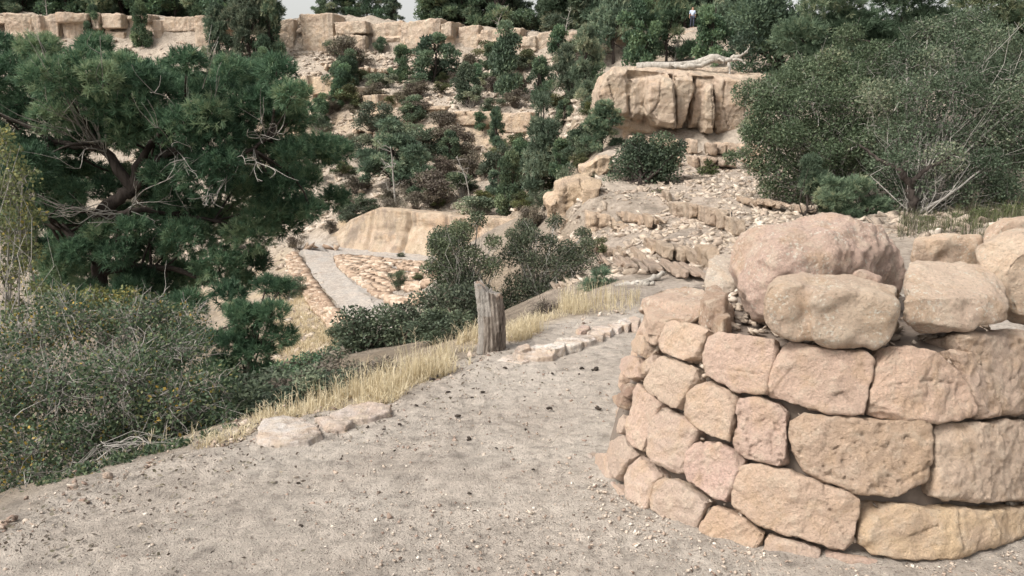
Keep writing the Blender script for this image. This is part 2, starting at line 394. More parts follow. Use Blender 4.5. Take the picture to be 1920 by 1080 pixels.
# ------------------------------------------------------------------ terrain
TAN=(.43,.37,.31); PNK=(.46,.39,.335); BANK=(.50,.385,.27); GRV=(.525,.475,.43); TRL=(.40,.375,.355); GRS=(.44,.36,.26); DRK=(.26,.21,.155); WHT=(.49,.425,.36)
_cp = []
def cw(x, y, z, c): _cp.append((x, y, z, c))
def cpx(u, v, y, c): p = P(u, v, y); _cp.append((p[0], p[1], p[2], c))
def cg(u, v, z, c): p = G(u, v, z); _cp.append((p[0], p[1], z, c))
EDGE = [(-60,1040),(0,1005),(120,935),(250,885),(360,855),(460,825),(480,800),(600,778),(735,758),(800,722),(870,688),(945,655),(1000,635),(1060,612),(1120,598),(1190,588)]
PE = [G(u,v,0) for u,v in EDGE]
for p in PE: cw(p[0], p[1], 0, GRV)
for x,y in ((-2.3,.6),(-3.2,-3),(-4,-8),(1,-8),(1,0),(1,3),(1,5),(2,2),(2,6.5),(3.5,5),(4,7),(0.5,4.2),(5,0)): cw(x, y, 0, GRV)
# the drop just below the trail edge
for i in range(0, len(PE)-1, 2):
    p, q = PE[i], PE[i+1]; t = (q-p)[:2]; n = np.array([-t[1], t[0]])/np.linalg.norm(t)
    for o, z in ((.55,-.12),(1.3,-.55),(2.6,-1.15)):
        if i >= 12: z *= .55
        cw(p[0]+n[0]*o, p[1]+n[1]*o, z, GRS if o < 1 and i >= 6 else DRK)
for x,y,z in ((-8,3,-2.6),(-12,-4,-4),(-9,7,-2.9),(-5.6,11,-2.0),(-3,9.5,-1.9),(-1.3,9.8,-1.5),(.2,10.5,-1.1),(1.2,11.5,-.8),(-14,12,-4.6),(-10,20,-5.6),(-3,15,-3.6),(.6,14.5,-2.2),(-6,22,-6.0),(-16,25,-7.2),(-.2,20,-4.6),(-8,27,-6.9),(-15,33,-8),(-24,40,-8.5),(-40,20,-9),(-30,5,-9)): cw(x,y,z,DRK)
# lower switchback trail
LT = [(568,469,43.6),(578,503,40.5),(600,535,37.5),(630,570,34.2),(662,602,31.3),(700,650,28)]
RT = [(624,476,43.7),(630,500,40.6),(660,532,37.3),(697,566,33.8),(716,600,31),(770,650,28)]
for a in LT+RT: cpx(*a, TRL)
UN = [(625,487,43.0),(665,484,42.8),(720,487,42.0),(800,497,40.6),(900,512,38.5)]
UF = [(600,462,45.6),(660,470,45.2),(720,476,44.4),(800,483,43.2),(900,492,41.5)]
for a in UN+UF: cpx(*a, TRL)
# slope below the lower trail's outer wall
for a in ((548,500,40.5),(570,545,37),(600,590,34),(640,630,31.3)): cpx(*a, GRS)
for a in ((520,500,42),(530,560,37),(560,610,33),(600,650,29)): cpx(*a, GRS)
# cut bank behind the switchback, scree to its left
for a in ((640,412,48.3),(700,398,48.6),(770,404,48),(850,410,47),(950,415,45.5)): cpx(*a, BANK)
for a in ((650,440,46.8),(760,445,46.2)): cpx(*a, BANK)
for a in ((560,452,49),(600,430,50),(520,440,52)): cpx(*a, TAN)
# the far slope up to the rim
for a in ((450,420,56),(300,480,52),(150,500,50),(-100,520,50),(560,380,55),(610,360,56),(720,385,51),(850,395,49.5),(950,400,46)): cpx(*a, TAN)
for a in ((600,300,62),(680,300,60),(800,330,55),(900,340,53),(1000,360,47),(1040,400,40)): cpx(*a, TAN)
for a in ((570,240,68),(640,235,67),(690,225,66),(760,250,63),(850,265,60.5),(940,272,58.5),(1040,280,56)): cpx(*a, BANK)
for a in ((570,150,76),(600,140,76.5),(660,190,70),(760,190,67.5),(850,200,63.5),(940,215,61),(1040,225,58)): cpx(*a, WHT)
for a in ((400,200,76),(200,220,76),(0,240,76),(-250,260,76),(620,125,80),(700,140,77),(780,140,76),(860,150,74.5),(960,150,72),(1060,165,67)): cpx(*a, TAN)
for a in ((-300,75,93),(0,78,91),(160,80,90),(330,80,88.5),(440,92,87),(560,96,85.5),(640,103,84.5),(740,100,83),(840,100,80.8),(930,112,78.5),(1030,110,76.5),(1100,112,74.5),(1200,118,72)): cpx(*a, TAN)
RIM = [(-320,24,95.5),(0,25,92.5),(160,25,91.5),(330,30,90),(440,36,88.5),(555,36,87),(590,24,86.5),(680,30,86),(740,44,84.5),(830,42,82.5),(930,56,80.5),(1000,58,79),(1090,58,77),(1200,58,74.5),(1300,55,72.5),(1420,50,71),(1700,40,70),(2100,30,68)]
for a in RIM:
    cpx(*a, TAN); p = P(*a); cw(p[0]*1.12, p[1]*1.12+1, p[2]+.15, TAN); cw(p[0]*2.2, p[1]*2.2, p[2]+1.0, TAN); cw(p[0]*4, p[1]*4, p[2]+2, TAN)
for a in ((1200,130,64),(1300,100,62),(1420,95,60),(1700,90,58),(2100,80,55)): cpx(*a, DRK)
# right-hand hillside
for x,y,z in ((.9,9.4,-.1),(1.4,9.1,0),(2.2,9.4,.02),(3.4,10,.08),(5,9.5,.12),(8,9,.4),(8,4,.5),(8,-3,.8),(20,0,4),(30,20,7)): cw(x,y,z,PNK)
for a in ((1130,500,10.2),(1180,475,11.2),(1290,505,9.6),(1230,492,10.6),(1340,500,9.9)): cpx(*a, PNK)
for a in ((1130,462,13.6),(1080,470,15.4),(1180,455,13.2),(1260,435,13.0),(1340,420,13.0)): cpx(*a, PNK)
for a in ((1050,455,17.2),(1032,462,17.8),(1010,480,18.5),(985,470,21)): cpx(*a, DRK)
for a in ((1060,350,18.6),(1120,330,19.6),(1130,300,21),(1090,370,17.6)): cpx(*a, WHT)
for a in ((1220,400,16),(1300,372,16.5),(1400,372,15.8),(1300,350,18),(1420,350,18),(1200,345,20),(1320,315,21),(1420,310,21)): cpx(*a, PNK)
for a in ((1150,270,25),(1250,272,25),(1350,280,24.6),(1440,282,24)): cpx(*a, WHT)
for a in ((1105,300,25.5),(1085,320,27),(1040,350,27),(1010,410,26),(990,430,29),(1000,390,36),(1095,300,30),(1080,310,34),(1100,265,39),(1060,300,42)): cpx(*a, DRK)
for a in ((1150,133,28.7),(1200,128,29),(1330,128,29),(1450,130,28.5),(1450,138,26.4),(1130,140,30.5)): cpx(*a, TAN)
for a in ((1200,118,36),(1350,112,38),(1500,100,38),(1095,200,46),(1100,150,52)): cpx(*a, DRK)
for a in ((1480,395,14.6),(1560,385,15),(1520,350,18),(1600,420,12.2),(1750,425,11.6),(1900,425,11),(1650,370,16),(1800,370,15),(1950,370,14),(1600,310,20),(1800,290,20),(2000,280,18),(1550,250,25),(1700,200,28),(1950,180,26),(1700,120,40),(2000,100,36)): cpx(*a, TAN)
_seen = {}; _c2 = []
for c in _cp:
    k = (round(c[0]*4), round(c[1]*4))
    if k in _seen: continue
    _seen[k] = 1; _c2.append(c)
_xy = [Vector((c[0], c[1])) for c in _c2]
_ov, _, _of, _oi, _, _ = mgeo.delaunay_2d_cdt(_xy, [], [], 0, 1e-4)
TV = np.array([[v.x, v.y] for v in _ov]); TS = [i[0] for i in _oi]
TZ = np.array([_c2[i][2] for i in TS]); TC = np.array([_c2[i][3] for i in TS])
TF = np.array([list(f) for f in _of])
def tin(xy, col=False):
    z = np.full(len(xy), np.nan); C = np.tile(np.array(DRK), (len(xy),1)) if col else None
    x0, y0 = xy[:,0], xy[:,1]
    for f in TF:
        a, b_, c_ = TV[f]
        lo = np.minimum(np.minimum(a, b_), c_); hi = np.maximum(np.maximum(a, b_), c_)
        k = np.nonzero((x0 >= lo[0]) & (x0 <= hi[0]) & (y0 >= lo[1]) & (y0 <= hi[1]))[0]
        if not len(k): continue
        d = (b_[1]-c_[1])*(a[0]-c_[0])+(c_[0]-b_[0])*(a[1]-c_[1])
        if abs(d) < 1e-9: continue
        w0 = ((b_[1]-c_[1])*(x0[k]-c_[0])+(c_[0]-b_[0])*(y0[k]-c_[1]))/d
        w1 = ((c_[1]-a[1])*(x0[k]-c_[0])+(a[0]-c_[0])*(y0[k]-c_[1]))/d
        w2 = 1-w0-w1; ok = (w0 >= -1e-6) & (w1 >= -1e-6) & (w2 >= -1e-6); k = k[ok]
        W = np.stack([w0[ok], w1[ok], w2[ok]], -1)
        z[k] = W@TZ[f]
        if col: C[k] = W@TC[f]
    bad = np.isnan(z)
    if bad.any():
        for i0 in np.array_split(np.nonzero(bad)[0], max(1, bad.sum()//5000)):
            dd = ((xy[i0][:,None]-TV[None])**2).sum(-1); j = dd.argmin(1); z[i0] = TZ[j]
            if col: C[i0] = TC[j]
    return (z, C) if col else z
# signed distance to the foreground path's outline (positive inside)
PPOLY = np.array([p[:2] for p in PE]+[G(1300,580,0)[:2], [2.3,7.3],[3.6,7.9],[6.5,7.5],[7,3],[6,-4],[-3.2,-4],[-2.4,.4]])
def sdf(xy, poly=PPOLY):
    d = np.full(len(xy), 1e9); ins = np.zeros(len(xy), bool)
    for i in range(len(poly)):
        a, b_ = poly[i], poly[(i+1) % len(poly)]
        e = b_-a; w = xy-a; t = np.clip((w@e)/(e@e), 0, 1)
        d = np.minimum(d, np.linalg.norm(w-t[:,None]*e, axis=1))
        c = ((a[1] > xy[:,1]) != (b_[1] > xy[:,1]))
        with np.errstate(divide='ignore', invalid='ignore'):
            c &= xy[:,0] < (b_[0]-a[0])*(xy[:,1]-a[1])/(b_[1]-a[1]+1e-12)+a[0]
        ins ^= c
    return np.where(ins, d, -d)
TRAIL_C = np.array([(P(*a)+P(*b_))[:2]/2 for a, b_ in zip(LT, RT)]); UP_C = np.array([(P(*a)+P(*b_))[:2]/2 for a, b_ in zip(UN, UF)])
def H(xy):
    xy = np.asarray(xy, float); r = np.linalg.norm(xy, axis=1)
    e = np.clip(r*.012, .05, .9)
    z = tin(xy)*.4
    for dx, dy in ((1,0),(-1,0),(0,1),(0,-1)): z += .15*tin(xy+np.stack([e*dx, e*dy], -1))
    s = sdf(xy)
    amp = np.clip((r-6)/60, 0, 1)*.55+.05; amp *= np.clip(-s/1.0, .05, 1)
    tr = np.minimum(seg_d(xy, TRAIL_C), seg_d(xy, UP_C)); amp *= np.clip((tr-1.1)/1.5, .04, 1)
    p3 = np.stack([xy[:,0], xy[:,1], z], -1)
    z = z+amp*(fbm(p3, .45, 5, .55)+.5*fbm(p3, .9, 3, .5, True))
    z -= np.clip(s/.1, 0, 1)*.035
    return z
def ground_at(u, v, y0=2.2, y1=130):
    ys = y0*(y1/y0)**np.linspace(0, 1, 500); d = ray(u, v); t = ys/d[1]
    pts = np.stack([d[0]*t, ys, CAMH+d[2]*t], -1); z = H(pts[:,:2]); k = np.nonzero(pts[:,2] < z)[0]
    if not len(k): return None
    q = pts[k[0]].copy(); q[2] = z[k[0]]; return q
def polar(cx, cy, r0, r1, nr, a0, a1, na):
    r = r0*(r1/r0)**np.linspace(0, 1, nr); a = np.radians(np.linspace(a0, a1, na))
    rr, aa = np.meshgrid(r, a, indexing='ij')
    xy = np.stack([cx+rr*np.sin(aa), cy+rr*np.cos(aa)], -1).reshape(-1, 2)
    i = np.arange(nr-1)[:,None]*na; j = np.arange(na-1)[None]
    q = np.stack([i+j, i+j+1, i+na+j+1, i+na+j], -1).reshape(-1, 4)[:,::-1]
    return xy, q
xy, q = polar(0, -4, 1.0, 330, 640, -80, 80, 620)
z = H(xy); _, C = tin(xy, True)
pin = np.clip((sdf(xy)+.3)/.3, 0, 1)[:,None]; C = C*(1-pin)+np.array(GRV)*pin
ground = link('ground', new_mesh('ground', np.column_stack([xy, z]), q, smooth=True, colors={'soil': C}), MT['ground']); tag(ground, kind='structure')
# foreground path: its own fine gravel sheet, dipping under the soil at its ragged edges
xy, q = polar(0, -.6, 1.2, 11.5, 640, -62, 62, 640)
s = sdf(xy)+.16*fbm(np.column_stack([xy, np.zeros(len(xy))]), 2.2, 4)
p3 = np.column_stack([xy, np.zeros(len(xy))])
z = .012-np.clip(-s/.25, 0, 1)*.35+.020*fbm(p3, 1.3, 4)+.011*fbm(p3, 6, 4, .6)+.004*fbm(p3, 30, 3, .6)
trk = np.exp(-((xy[:,0]-(-.25+.12*xy[:,1]+.06*np.sin(xy[:,1]*1.1)))/.30)**2)+.8*np.exp(-((xy[:,0]-(-.95+.05*xy[:,1]+.07*np.sin(xy[:,1]*.9)))/.22)**2)
dim = np.clip(fbm(p3+3, 3.6, 2)-.12, 0, 1)*.03*np.clip(fbm(p3+9, .7, 2)+.35, 0, 1)+np.clip(fbm(p3+31, 8.5, 2)-.2, 0, 1)*.016; z -= dim
rut = np.exp(-((xy[:,0]-(.02+.06*xy[:,1]+.05*np.sin(xy[:,1]*1.3)))/.16)**2)*.018*np.clip(fbm(p3, .8, 2)+.6, 0, 1); z -= rut
keep = s > -.6; kk = keep[q].all(1); q = q[kk]
used = np.unique(q); mp_ = np.full(len(xy), -1); mp_[used] = np.arange(len(used))
zz = z
path = link('path', new_mesh('path', np.column_stack([xy, zz])[used], mp_[q], smooth=True, colors={'soil': (np.array(GRV)[None]*(.92+.16*trk[used][:,None]-2.2*dim[used][:,None]*0+.10*fbm(p3[used], .9, 3)[:,None])*np.array([1,1,.99]))}), MT['path']); tag(path, kind='structure')
# lower switchback: pale dirt ribbon
def ribbon(name, A, B, n, w, mat, lift=.06):
    A = np.array([P(*a) for a in A]); B = np.array([P(*b_) for b_ in B]); s = np.linspace(0, len(A)-1, n)
    ia = np.clip(s.astype(int), 0, len(A)-2); f = (s-ia)[:,None]
    def cr(L):
        Lp = np.concatenate([2*L[:1]-L[1:2], L, 2*L[-1:]-L[-2:-1]]); p0, p1, p2, p3 = Lp[ia], Lp[ia+1], Lp[ia+2], Lp[ia+3]
        return .5*((2*p1)+(p2-p0)*f+(2*p0-5*p1+4*p2-p3)*f**2+(3*p1-p0-3*p2+p3)*f**3)
    a = cr(A); b_ = cr(B); nz_ = np.column_stack([s*3, s*0, s*0]); wv = (b_-a); a = a+wv*(.09*fbm(nz_, 1., 3))[:,None]; b_ = b_+wv*(.09*fbm(nz_+7, 1., 3))[:,None]
    t = np.linspace(0, 1, w)[None,:,None]; v = (a[:,None]*(1-t)+b_[:,None]*t).reshape(-1, 3)
    v[:,2] = np.maximum(v[:,2], H(v[:,:2]))+lift
    v[:,2] += .03*fbm(v, .8, 3)
    i = np.arange(n-1)[:,None]*w; j = np.arange(w-1)[None]
    q = np.stack([i+j, i+j+1, i+w+j+1, i+w+j], -1).reshape(-1, 4)
    o = link(name, new_mesh(name, v, q, smooth=True, colors={'soil': np.tile(TRL, (len(v),1))}), mat); tag(o, kind='structure'); return o
MT['trail'] = soil('trail_dirt', True)
ribbon('trail', LT, RT, 90, 14, MT['trail']); ribbon('trail', UN, UF, 70, 10, MT['trail'], .07)
# ------------------------------------------------------------------ camera, light, sky
cd = bpy.data.cameras.new('camera'); cam = bpy.data.objects.new('camera', cd); COL.objects.link(cam)
cd.sensor_width = 36; cd.lens = 36*FPX/1920; cd.clip_end = 1500; cd.clip_start = .05
cam.location = (0, 0, CAMH); cam.rotation_euler = (R(90)-PITCH, 0, 0); SC.camera = cam
SUN_EL, SUN_AZ = R(50), R(-122)            # azimuth measured from straight ahead, negative = to the left
sd = bpy.data.lights.new('sun', 'SUN'); sd.energy = 2.1; sd.angle = R(20); sd.color = (1, .94, .86)
so = bpy.data.objects.new('sun', sd); COL.objects.link(so)
sv = Vector((math.sin(SUN_AZ)*math.cos(SUN_EL), math.cos(SUN_AZ)*math.cos(SUN_EL), math.sin(SUN_EL)))
so.rotation_euler = (-sv).to_track_quat('-Z', 'Y').to_euler(); so.location = (-5, 0, 20)
w = bpy.data.worlds.new('World'); SC.world = w; w.use_nodes = True; nt = w.node_tree
sky = N(nt, 'ShaderNodeTexSky'); sky.sky_type = 'NISHITA'; sky.sun_disc = False; sky.sun_elevation = SUN_EL; sky.sun_rotation = SUN_AZ
sky.dust_density = 4; sky.air_density = 1; sky.ozone_density = 1
hs = N(nt, 'ShaderNodeHueSaturation'); hs.inputs['Saturation'].default_value = .22; nt.links.new(sky.outputs[0], hs.inputs['Color'])
wm = mix(nt, hs.outputs[0], (1.0,.965,.90), 1., 'MULTIPLY')
nt.links.new(wm, nt.nodes['Background'].inputs['Color']); nt.nodes['Background'].inputs['Strength'].default_value = .15
SC.view_settings.view_transform = 'Standard'; SC.view_settings.look = 'None'; SC.view_settings.exposure = .60; SC.view_settings.gamma = 1
SC.cycles.max_bounces = 6; SC.cycles.diffuse_bounces = 3; SC.cycles.transmission_bounces = 3; SC.cycles.glossy_bounces = 2
# ------------------------------------------------------------------ the dry stone turret
WC = np.array([1.45, 3.75]); WR0, WB = 1.05, .29
def wall_hit(u, v):
    d = ray(u, v); t = np.arange(2., 6., .004); p = d*t[:,None]+np.array([0,0,CAMH])
    f = np.hypot(p[:,0]-WC[0], p[:,1]-WC[1])-(WR0-WB*p[:,2])
    k = np.nonzero(f < 0)[0]; i = k[0] if len(k) else f.argmin()
    return p[i]
def wnorm(p):
    n = np.array([p[0]-WC[0], p[1]-WC[1], 0.]); n /= np.linalg.norm(n); n[2] = WB; return n/np.linalg.norm(n)
PINK=(.62,.455,.375); TANS=(.635,.485,.39); ORG=(.655,.485,.38); GRYP=(.585,.46,.385); BUFF=(.645,.495,.395); DKB=(.30,.21,.16); CREAM=(.74,.59,.46)
WS = [ # outline in the photograph, hue, pits
 ([(1232,635),(1240,610),(1262,601),(1300,605),(1328,618),(1318,645),(1305,672),(1280,679),(1255,668),(1238,655)],TANS,0),
 ([(1307,690),(1312,665),(1328,628),(1345,619),(1390,630),(1455,636),(1456,660),(1448,700),(1437,740),(1385,738),(1350,718),(1318,706)],PINK,0),
 ([(1463,655),(1468,645),(1485,641),(1510,648),(1580,655),(1625,660),(1637,670),(1638,700),(1628,760),(1622,780),(1560,778),(1510,768),(1470,752),(1436,742),(1445,700),(1455,680)],ORG,0),
 ([(1642,670),(1655,652),(1675,645),(1720,650),(1755,658),(1785,680),(1805,702),(1822,725),(1832,745),(1836,778),(1800,790),(1740,797),(1690,790),(1632,780),(1632,745),(1640,720)],ORG,0),
 ([(1790,658),(1820,658),(1845,668),(1857,695),(1868,730),(1878,778),(1850,786),(1840,780),(1834,740),(1815,705)],PINK,0),
 ([(1800,628),(1880,616),(1930,618),(1995,630),(1995,770),(1925,775),(1882,780),(1872,740),(1852,685),(1838,660),(1805,648)],(.60,.455,.37),.6),
 ([(1184,640),(1190,630),(1205,628),(1211,650),(1205,673),(1195,668),(1185,657)],TANS,0),
 ([(1167,672),(1185,665),(1195,672),(1200,690),(1198,708),(1180,713),(1167,702),(1163,690)],PINK,0),
 ([(1203,680),(1212,668),(1225,663),(1224,690),(1210,705),(1200,700)],GRYP,0),
 ([(1212,705),(1222,685),(1240,669),(1270,673),(1300,690),(1307,710),(1290,730),(1278,755),(1270,770),(1240,756),(1212,733),(1208,720)],TANS,0),
 ([(1275,775),(1285,738),(1300,720),(1316,713),(1345,725),(1380,745),(1376,775),(1370,815),(1368,832),(1340,822),(1315,808),(1280,783)],BUFF,0),
 ([(1375,810),(1380,760),(1387,745),(1420,742),(1460,757),(1478,775),(1474,800),(1474,850),(1478,872),(1465,878),(1430,868),(1390,860),(1374,838)],PINK,.8),
 ([(1480,790),(1510,775),(1550,782),(1600,785),(1700,784),(1740,787),(1752,800),(1750,860),(1748,895),(1710,918),(1685,935),(1640,930),(1600,922),(1540,905),(1500,880),(1480,850),(1477,815)],(.58,.42,.31),.9),
 ([(1757,830),(1760,805),(1775,795),(1830,790),(1900,787),(1990,790),(1990,930),(1925,940),(1860,945),(1800,943),(1754,935),(1754,880)],(.60,.465,.375),.4),
 ([(1186,715),(1205,727),(1238,755),(1225,772),(1212,795),(1206,850),(1190,842),(1175,825),(1173,790),(1180,750)],PINK,0),
 ([(1150,745),(1165,732),(1172,745),(1165,765),(1153,757)],DKB,0),
 ([(1155,800),(1163,775),(1172,790),(1165,812),(1156,814)],GRYP,0),
 ([(1163,722),(1180,717),(1184,727),(1175,747),(1166,738)],DKB,0),
 ([(1212,797),(1225,774),(1240,760),(1275,782),(1310,807),(1300,830),(1288,850),(1280,890),(1258,886),(1225,868),(1210,850)],GRYP,0),
 ([(1284,880),(1287,850),(1302,832),(1320,824),(1350,830),(1385,850),(1395,860),(1380,890),(1368,925),(1362,945),(1340,940),(1310,920),(1287,900)],PINK,.3),
 ([(1367,935),(1372,905),(1382,877),(1400,870),(1440,872),(1480,882),(1540,907),(1580,920),(1613,932),(1617,942),(1610,990),(1605,1015),(1585,1035),(1555,1028),(1500,1012),(1460,1000),(1420,985),(1385,960),(1369,950)],ORG,.3),
 ([(1622,942),(1700,947),(1780,957),(1850,957),(1925,952),(1990,947),(1990,990),(1925,1005),(1870,1025),(1800,1040),(1750,1053),(1700,1052),(1640,1045),(1615,1025),(1612,1000)],(.66,.50,.33),0),
 ([(1160,812),(1172,817),(1180,840),(1190,852),(1175,870),(1155,900),(1142,880),(1138,850),(1145,828)],GRYP,0),
 ([(1120,850),(1135,848),(1142,875),(1145,893),(1135,905),(1115,910),(1113,880)],GRYP,0),
 ([(1165,900),(1180,872),(1195,853),(1210,862),(1225,887),(1233,895),(1220,930),(1213,960),(1195,968),(1180,950),(1168,925)],TANS,0),
 ([(1217,935),(1222,907),(1237,892),(1265,897),(1300,922),(1328,942),(1316,970),(1301,1008),(1280,1005),(1250,990),(1222,965)],GRYP,0),
 ([(1303,1015),(1313,985),(1327,962),(1337,947),(1365,957),(1400,977),(1433,1002),(1426,1030),(1410,1068),(1395,1072),(1360,1055),(1320,1035),(1303,1025)],(.60,.44,.33),0),
 ([(1432,1012),(1440,1005),(1490,1017),(1543,1032),(1533,1060),(1518,1110),(1440,1110),(1417,1085),(1427,1045)],GRYP,0),
 ([(1542,1047),(1557,1037),(1600,1047),(1660,1054),(1680,1067),(1680,1110),(1527,1110)],PINK,0),
 ([(1130,907),(1150,900),(1165,917),(1175,945),(1190,965),(1200,985),(1185,992),(1160,980),(1140,950)],GRYP,0),
 ([(1192,1000),(1197,984),(1215,982),(1245,992),(1258,1005),(1248,1030),(1220,1025),(1192,1010)],PINK,0),
 ([(1201,602),(1215,594),(1241,597),(1238,625),(1230,648),(1213,641),(1205,622)],BUFF,0),
 ([(1262,1030),(1268,1015),(1290,1024),(1310,1037),(1350,1057),(1345,1075),(1300,1058),(1265,1045)],TANS,0),
]
wall = tag(empty('stone_wall', (WC[0], WC[1], 0)), 'curved dry stone retaining wall of squared pink and tan sandstone blocks beside the gravel path', 'stone wall')
rs = np.random.RandomState(3)
def wall_stone(front, hue, pits, i, depth=.2):
    c = front.mean(0); n = wnorm(c)
    size = np.linalg.norm(front.max(0)-front.min(0))
    in_ = np.array([wnorm(p) for p in front])
    sh = c+(front-c)*.998
    mid = c+(front-c)*.965+n*min(.010, size*.03)
    tilt = n*0
    bk = sh-in_*depth; bk = bk.mean(0)+(bk-bk.mean(0))*.9
    rad = sh-in_*(depth*.25)
    pts = np.concatenate([sh-n*.006, mid, rad, bk])-np.array([WC[0], WC[1], 0])
    hv_ = np.array(hue); hv_ = hv_*.95+hv_.mean()*.05; col = tuple(np.clip(hv_*(1+rs.normal(0,.03))*(1+rs.normal(0,.012,3))*1.04, 0, .9))
    return rock('stone', [pts], float(np.clip(size/55, .0045, .009)), MT['wall_stone'], wall, smooth=0, ncut=5, cutn=n, cutq=(.975,.998), lo=min(.008, size*.022), lo_s=6, mid=.0055, mid_s=26, seed=i+1, color=col, pits=.006*pits*2, flake=min(.012, size*.03), facet=min(.010, size*.03), cracks=([[(1545,905),(1552,950),(1575,990),(1590,1015)],[(1510,875),(1580,900),(1690,908),(1748,872)],[(1445,812),(1450,850)],[(1640,832),(1690,845)],[(1555,745),(1580,738),(1600,755)],[(1660,725),(1750,712),(1800,720)],[(1700,1010),(1760,985)],[(1800,955),(1806,1030)],[(1330,690),(1420,700)]], 1.6, .010))
for i, (poly, hue, pits) in enumerate(WS):
    wall_stone(np.array([wall_hit(u, v) for u, v in poly]), hue, pits, i)
# courses that carry on round the turret, out of the photograph's right edge and behind
def arc(th, z):
    r = WR0-WB*z-(.05 if th < -1.5 else 0); return np.array([WC[0]+r*math.sin(th), WC[1]-r*math.cos(th), z])
for row, (z0, z1) in enumerate(((-.05,.22),(.23,.46),(.47,.70))):
    for th, te in ((R(52)+row*.09, R(150)), (R(-165), R(-124)+row*.03)):
     while th < te:
        dth = rs.uniform(.22,.42); z0_ = z0+rs.uniform(-.01,.01)
        f = np.array([arc(th+.02,z0_), arc(th+dth*.5,z0_-.01), arc(th+dth-.02,z0_), arc(th+dth-.01,(z0+z1)/2), arc(th+dth-.03,z1-.02), arc(th+dth*.5,z1), arc(th+.03,z1-.02), arc(th+.01,(z0+z1)/2)])
        wall_stone(f, [PINK,TANS,GRYP,ORG][rs.randint(4)], 0, 60+row*10+int(th*5)); th += dth
# earth-and-rubble filling
th = np.linspace(0, 2*math.pi, 97)[:-1]; zs = np.linspace(-.1, .74, 14); g = Geo(); vv = []
for z in zs:
    r = WR0-WB*z-.095; vv.append(np.stack([r*np.sin(th), -r*np.cos(th), np.full(96, z)], -1))
for k in (.8,.6,.4,.2,.02): r = (WR0-WB*.74-.105)*k; vv.append(np.stack([r*np.sin(th), -r*np.cos(th), np.full(96, .745)], -1))
vv = np.concatenate(vv); nr = len(vv)//96; i = np.arange(nr-1)[:,None]*96; j = np.arange(96)[None]; j2 = (j+1) % 96
vv = vv+.02*np.stack([fbm(vv+k*9, 9, 4) for k in range(3)], -1)
g.add(vv, np.stack([i+j, i+j2, i+96+j2, i+96+j], -1).reshape(-1,4)); g.build('earth_filling', MT['dirt'], wall, smooth=True)
# loose chips in the filling behind the rim stones
rk = np.random.RandomState(11)
def chip_shapes(n, rng):
    out = []
    for _ in range(n):
        bm = bmesh.new()
        for p in rng.normal(size=(11,3)): bm.verts.new(Vector(p).normalized()*rng.uniform(.75,1.1))
        r = bmesh.ops.convex_hull(bm, input=bm.verts[:]); bmesh.ops.triangulate(bm, faces=bm.faces[:])
        bm.verts.ensure_lookup_table(); bm.verts.index_update()
        used = sorted({v.index for f in bm.faces for v in f.verts}); mp = {a: k for k, a in enumerate(used)}
        out.append((np.array([bm.verts[a].co for a in used]), np.array([[mp[v.index] for v in f.verts] for f in bm.faces]))); bm.free()
    return out
CHIPS = chip_shapes(14, rk)
def scatter(g, pos, size, rng, flat=.6, a=None, sq=None):
    n = len(pos)
    for s in range(len(CHIPS)):
        k = np.nonzero(rng.randint(len(CHIPS), size=n) == s)[0] if sq is None else np.nonzero(sq == s)[0]
        if not len(k): continue
        V, T = CHIPS[s]; m = len(k); an = rng.rand(m)*6.283
        sc = size[k][:,None]*np.stack([rng.uniform(.7,1.3,m), rng.uniform(.6,1.1,m), rng.uniform(.4,1,m)*flat], -1)
        v = V[None]*sc[:,None]; t = rng.normal(0,.35,(m,2))
        c, s_ = np.cos(an)[:,None], np.sin(an)[:,None]
        x = v[:,:,0]*c-v[:,:,1]*s_; y = v[:,:,0]*s_+v[:,:,1]*c; z = v[:,:,2]+x*t[:,:1]+y*t[:,1:]
        v = np.stack([x,y,z], -1)+pos[k][:,None]
        f = T[None]+(np.arange(m)*len(V))[:,None,None]
        g.add(v.reshape(-1,3), None, f.reshape(-1,3), np.repeat(rng.rand(m) if a is None else a[k], len(V)))
g = Geo(); n = 500; a = rk.rand(n)*6.283; r = np.sqrt(rk.rand(n))*.70
scatter(g, np.stack([r*np.sin(a), -r*np.cos(a), np.full(n,.765)], -1), rk.uniform(.012,.045,n), rk); tag(g.build('loose_chips', MT['rubble'], wall), kind='stuff')
n = 700; a = rk.uniform(R(-84), R(80), n); z_ = rk.uniform(.0,.74,n); r = WR0-WB*z_-.055+rk.normal(0,.012,n)
g = Geo(); scatter(g, np.stack([r*np.sin(a), -r*np.cos(a), z_], -1), rk.uniform(.008,.026,n), rk, .8); tag(g.build('chinking_chips', MT['rubble'], wall), kind='stuff')
